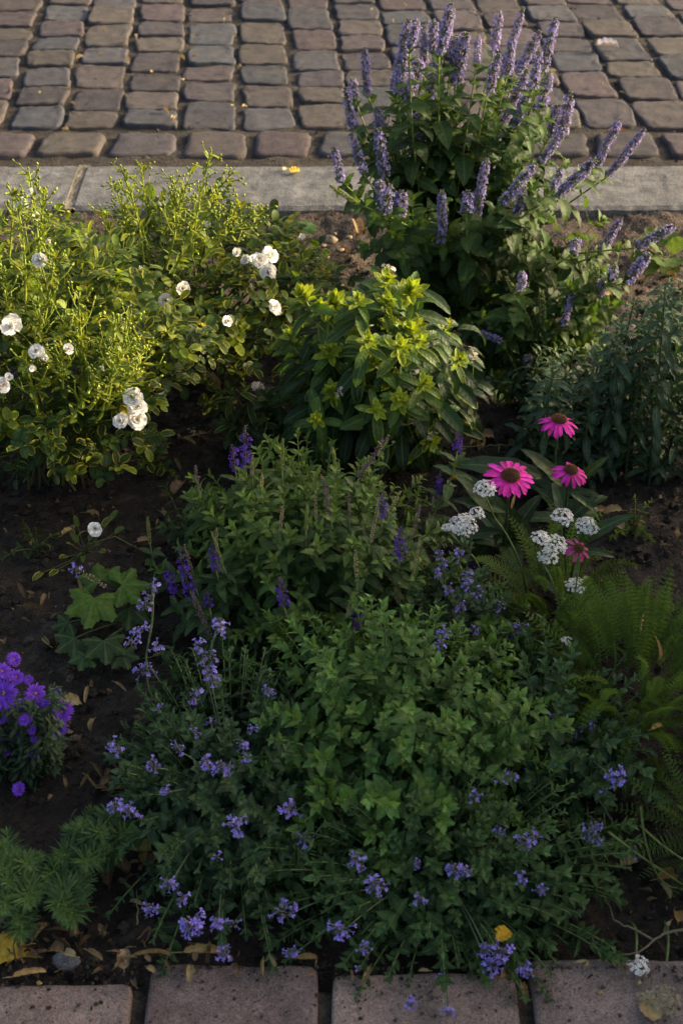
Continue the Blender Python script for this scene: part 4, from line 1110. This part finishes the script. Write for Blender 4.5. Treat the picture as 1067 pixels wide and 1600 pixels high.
# ------------------------------------------------------------------ stones, twigs and fallen leaves
g = Geo()
c = G(104, 1504, .0); v = ICO.v
def pebble(name, px, py, wpx, col, label, mat, sz=(1, .7, .5), z=0.0, group=None):
    c = G(px, py, z); pxm = FPX / ((c - EYE) @ FW); s = wpx / 2 / pxm
    n1, n2 = 12, 9; v = []; L = []; S = []
    ph_ = U(0, 6, 6)
    for i in range(n2):
        a = -math.pi / 2 + math.pi * i / (n2 - 1)
        for j in range(n1):
            b = j * 2 * math.pi / n1; r = 1 + .12 * math.sin(2 * b + ph_[0]) + .10 * math.sin(3 * b + a * 2 + ph_[1]) + .05 * math.sin(5 * a + ph_[2] + b)
            v.append([math.cos(a) * math.cos(b) * r * sz[0], math.cos(a) * math.sin(b) * r * sz[1], math.sin(a) * r * sz[2]])
    for i in range(n2 - 1):
        for j in range(n1):
            q = (j + 1) % n1; L += [i * n1 + j, i * n1 + q, (i + 1) * n1 + q, (i + 1) * n1 + j]; S.append(4)
    g = Geo(); g.raw(np.array(v) * s + c + np.array([0, 0, s * sz[2] * .5]), L, S, col)
    return tag(build(name, g, mat), label, 'stone', group)
pebble('stone', 104, 1506, 44, (.10, .10, .105), 'flat grey stone between dry leaves behind the left paving slab', M_slab, (1, .75, .5))
for (x, y, w_) in ((855, 250, 6), (515, 378, 22), (530, 392, 14), (545, 372, 10), (505, 385, 9), (522, 366, 8)):
    if x > 800: continue
    pebble('stone', x, y, w_, (.26, .21, .14), 'pale lump of earth on the bare soil behind the phlox', M_slab, (1, .8, .6), group='pale lumps by the kerb')

def dryleaf(px, py, Lpx, rot, label, col=(.30, .20, .09), z=.006, w_=.25, curl=1.0, drp=.8, name='fallen_leaf', group=None, lift=.1, nrm=None, cat='fallen leaf', wave=.15):
    c = G(px, py, z); pxm = FPX / ((c - EYE) @ FW); L = Lpx / pxm
    tp = leaf(ns=12, na=7, w=w_, peak=.5, k=.8, fold=.15, droop=drp, wave=wave, curl=curl)
    a = math.radians(rot); d = np.array([math.cos(a), math.sin(a), lift])
    n = np.array([[U(-.2, .2), -.15, 1.0]]) if nrm is None else np.array([nrm], float)
    M = frames(d[None], n, L); ctr = (M[0] @ tp.v.mean(0))
    vmin = (tp.v @ M[0].T)[:, 2].min() - ctr[2]
    T = c - ctr; T[2] = z - (vmin + ctr[2]) + .001
    g = Geo(); g.add(tp, M, T[None], jit(col, 1, .1), jit(np.array(col) * .8, 1, .1))
    k = 1
    base = T; g.tube(bez(base, base - d * L * .15 + [0, 0, .002], base - np.array([d[0], d[1] * .6, 0]) * L * .3, 4), .0009, .0006, np.array(col) * .6, None, 4)
    return tag(build(name, g, M_dry), label, cat, group)
YE = (.62, .40, .05); TAN = (.33, .22, .10); BR = (.16, .085, .04)
FL = [
 (14,1492,56,200,'bright yellow broad leaf cut by the left edge near the paving',(.68,.42,.05),.5,.3,.3),
 (49,1501,26,10,'small yellow curled leaf just right of the big yellow leaf',YE,.35,1.0,.8),
 (90,1487,28,150,'small tan leaf just above the grey stone',TAN,.42,.5,.5),
 (64,1464,46,70,'pale tan folded leaf below the left spurge',(.36,.26,.13),.28,1.1,.6),
 (4,1438,34,100,'tan leaf on the left edge above the big yellow leaf',(.36,.26,.13),.35,.6,.6),
 (49,1527,54,15,'long tan leaf lying along the top edge of the leftmost slab',(.42,.30,.13),.16,.8,.4),
 (219,1334,44,160,'yellow green leaf on the soil right of the spurge',(.40,.33,.09),.36,.5,.6),
 (230,1350,34,310,'yellow oval leaf overlapping the yellow green leaf',(.45,.35,.09),.3,.3,.4),
 (170,1370,42,100,'stiff brown leaf standing up below the spurge',BR,.33,.6,.3),
 (107,1388,38,100,'brown narrow leaf among the spurge shoots',(.20,.11,.05),.2,1.0,.4),
 (131,1402,40,80,'brown rolled leaf right of the spurge shoots',(.17,.10,.06),.2,1.4,.5),
 (135,1424,30,130,'orange yellow curled scrap on the soil',(.45,.25,.05),.4,1.2,1.0),
 (121,1458,34,280,'thin yellow tan leaf tail under the spurge',(.38,.25,.09),.14,.6,1.0),
 (195,1503,34,95,'oval tan leaf standing in front of the bare soil',(.36,.25,.14),.36,.4,.3),
 (244,1508,78,15,'long rolled ochre leaf behind the second paving slab',(.34,.21,.08),.13,1.4,.9),
 (322,1497,70,5,'pale ochre leaf with a bent stalk on the edge of the second slab',(.37,.25,.10),.17,.8,.5),
 (232,1470,48,60,'thick tan leaf curled into an arch on the soil',(.28,.18,.11),.13,1.3,1.9),
 (259,1358,50,60,'brown twisted leaf right of the yellow green leaf',(.22,.14,.08),.16,1.4,1.3),
 (232,1390,32,85,'thin orange leaf strip upright on the soil',(.38,.22,.08),.16,1.0,.8),
 (481,1501,34,5,'brown oval leaf at the front edge of the green mound',(.25,.16,.07),.22,.6,.4),
 (785,1463,30,40,'round bright yellow leaf caught at the front right of the green mound',(.70,.42,.03),.48,.2,.2),
 (817,1556,34,280,'tan leaf stuck in the joint between the right slabs',TAN,.28,.8,.5),
 (1016,1580,40,300,'round tan leaf on the right slab below the yarrow heads',(.40,.28,.13),.46,.2,.2),
 (1040,1383,42,20,'ragged orange tan leaf on the soil at the right',(.42,.25,.09),.4,1.0,.9),
 (1057,1436,28,80,'tan leaf cut by the right edge above the slab',(.42,.28,.10),.42,.6,.5),
 (113,1108,38,30,'broad tan leaf behind the violet aster flowers',(.42,.31,.14),.45,.5,.5),
 (325,608,46,330,'pale folded leaf on the soil right of the front rose blooms',(.36,.30,.13),.4,.7,.4),
 (300,603,36,180,'dull brown leaf left of the pale folded leaf',(.22,.17,.08),.4,.8,.5),
 (717,759,24,0,'yellow curled leaf left of the largest coneflower',(.58,.36,.04),.5,.9,.8),
 (962,823,28,320,'tan square leaf on the soil right of the coneflowers',(.40,.30,.14),.4,.3,.3),
 (762,688,24,10,'round tan leaf on the soil between phlox and coneflowers',(.28,.20,.10),.5,.5,.5),
 (738,700,26,70,'thin curled straw coloured leaf between phlox and coneflowers',(.36,.25,.11),.2,1.0,.8),
 (205,1242,56,12,'long yellowed leaf on the soil under the lilac catmint flowers',(.40,.27,.09),.16,1.2,.6),
 (180,1205,40,310,'tan strip of leaf bent over on the bare soil',(.27,.18,.10),.14,1.2,.8),
 (135,1223,30,70,'tan leaf scrap on the bare soil left of the bent strip',(.30,.20,.10),.22,1.0,.4),
 (262,1080,36,10,'brown arched leaf right of the tall lilac stem',(.24,.15,.08),.16,1.2,1.2),
 (262,1036,50,20,'tan split leaf behind the tall lilac stem',(.32,.21,.10),.14,1.2,.7),
 (935,470,50,10,'flat tan leaf on the soil behind the aster clump',(.36,.26,.13),.3,.5,.4),
 (540,404,34,350,'tan leaf curled in a ring on the soil by the kerb',(.32,.20,.09),.13,1.2,2.2),
 (560,428,26,110,'curved tan strip on the soil in front of the kerb',(.30,.20,.10),.13,1.0,1.6),
 (960,212,38,170,'tan narrow leaf on the cobbles behind the right spikes',(.36,.24,.12),.14,.8,.4),
]
for (x, y, L, r, lab, col, w_, cu, dr) in FL:
    z = soil_h(*G(x, y, 0)[:2]) + .006 if 345 < y < 1500 else .014
    z = .027 if y in (212,) else z
    if x == 785: z = .06
    if y in (1497, 1527, 1580): z = .017
    if x == 935 and y == 470: z = -.005
    dryleaf(x, y, L, r, lab, tuple(c_ * .85 for c_ in col), z=float(z), w_=w_, curl=cu, drp=dr, lift=.5 if 'standing' in lab or 'upright' in lab else .12)
# pale curled leaves caught on the yarrow foliage
dryleaf(998, 992, 34, 250, 'pale cream leaf hanging on the feathery yarrow', (.62, .48, .24), z=.12, w_=.22, curl=1.3, drp=1.0, lift=-.5)
dryleaf(1027, 1032, 38, 290, 'ochre dry leaf caught in the feathery yarrow below the cream one', (.55, .34, .13), z=.10, w_=.16, curl=1.2, drp=.9, lift=-.6)
dryleaf(1026, 1142, 26, 30, 'yellow tan leaf held by the yarrow fronds near the right edge', (.46, .33, .10), z=.07, w_=.3, curl=.8, drp=.5)
dryleaf(800, 794, 22, 250, 'thin cream leaf hanging under the largest coneflower', (.55, .40, .16), z=.12, w_=.2, curl=1.0, drp=.6, lift=-.5)
# small litter on cobbles and kerb
dryleaf(461, 270, 18, 20, 'small bright yellow leaf on the far edge of the pale kerb', (.72, .48, .06), z=.022, w_=.5, curl=.2, drp=.2)
dryleaf(446, 266, 10, 60, 'tiny cream petal beside the yellow leaf on the kerb', (.5, .42, .26), z=.022, w_=.5, curl=.2, drp=.2)
dryleaf(949, 76, 36, 5, 'white petal scrap lying on the cobbles right of the hyssop', (.62, .60, .58), z=.026, w_=.3, curl=.6, drp=.3, cat='petal', name='petal')
for i in range(46):
    if i < 16: x, y = [(132,57),(285,95),(305,92),(200,98),(125,95),(245,121),(198,152),(115,165),(108,142),(20,144),(260,178),(640,35),(855,28),(640,180),(935,70),(300,60)][i]
    else: x, y = U(0, 1067), 230 * R() + 5
    dryleaf(x, y, U(6, 13), U(0, 360), 'tiny straw coloured leaf scrap on the cobbles', (.38, .30, .16), z=.024 if i > 15 else .018, w_=U(.2, .5), curl=.9, drp=.7, name='leaf_scrap', group='leaf scraps on the cobbles', cat='leaf scrap')
zones = [(0, 130, 830, 1030, 16), (100, 240, 1060, 1260, 24), (190, 340, 1340, 1510, 30), (0, 210, 1430, 1525, 30), (210, 1060, 1496, 1540, 26), (860, 1067, 1330, 1490, 14), (930, 1067, 770, 870, 8), (480, 600, 350, 440, 8), (120, 300, 690, 850, 18), (640, 800, 620, 760, 12), (0, 200, 1240, 1300, 6), (940, 1067, 440, 480, 4)]
for (x0, x1, y0, y1, n) in zones:
    for i in range(n):
        x, y = U(x0, x1), U(y0, y1); c_ = ((.30, .20, .10), (.20, .13, .07), (.36, .27, .13), (.14, .09, .05))[rng.integers(0, 4)]
        dryleaf(x, y, U(10, 36), U(0, 360), 'small curled scrap of dry leaf on the dark soil', c_, z=(float(soil_h(*G(x, y, 0)[:2])) + .006) if y < 1495 else .017, w_=U(.12, .4), curl=U(.4, 1.4), drp=U(.4, 1.6), name='leaf_scrap', group='leaf scraps on the soil', cat='leaf scrap', lift=U(.05, .4))
for (x, y) in ((806,1518),(937,1552),(62,1537),(302,1518)):
    pebble('seed_husk', x, y, 9, (.36, .22, .08), 'tiny ochre seed husk on the front paving slabs', M_dry, (1, .8, .8), z=.015, group='seed husks on the paving')['category'] = 'seed husk'

def twig(label, pts_px, z, r=.0022, col=(.16, .12, .08)):
    A = np.array([G(x, y, z + U(0, .008)) for (x, y) in pts_px[0]]); b = thing('twig', A[0], label, 'twig')
    for i, pl in enumerate(pts_px):
        A = np.array([G(x, y, z + .004 * (j % 2)) for j, (x, y) in enumerate(pl)]); tt = np.linspace(0, 1, 14); ii = np.linspace(0, 1, len(A))
        pts = np.stack([np.interp(tt, ii, A[:, q]) for q in range(3)], 1) + rng.normal(0, .0007, (14, 3))
        g = Geo(); g.tube(pts, r if i == 0 else r * .75, r * .4, col, None, 6); build('branch', g, M_dry, b)
twig('forked grey brown twig on the soil behind the right paving slab', [[(1075,1450),(1040,1458),(1020,1468),(1000,1488),(950,1492)], [(1020,1468),(985,1450),(960,1438),(948,1408)]], .014)
twig('thin straight twig on the bare soil at the lower left', [[(215,1445),(214,1390)]], .012, .0012)
twig('short thick bark strip at the foot of the phlox', [[(515,725),(495,715),(470,716)]], .012, .0025, (.24, .17, .09))
twig('pale thin straw between phlox and coneflowers', [[(720,698),(770,696),(815,696)]], .02, .001, (.22, .20, .09))

# ------------------------------------------------------------------ leafy screen added out of view at right to shade the front of the bed
hb = thing('shade_screen', (2.0, .5, 0), 'unseen leafy screen added right of the bed to block the low sun', 'shade_screen')
gl = Geo(); k = 34000
T = np.stack([U(1.75, 2.25, k), U(-.9, 2.5, k), np.where(R(k) < .93, U(0.02, .86, k), U(.86, 1.25, k))], 1)
put(gl, 'rose', T, rdir(k), rdir(k) + [0, 0, .5], U(.04, .07, k), jit((.04, .08, .02), k, .3)); build('foliage', gl, M_leaf, hb)
g = Geo()
for i in range(11): g.tube(np.array([[2.0, -.8 + i * .3, -.05], [2.0 + U(-.05, .05), -.8 + i * .3, .5], [2.0, -.8 + i * .3, 1.1]]), .018, .006, (.10, .08, .05), None, 6)
build('trunk', g, M_dry, hb)
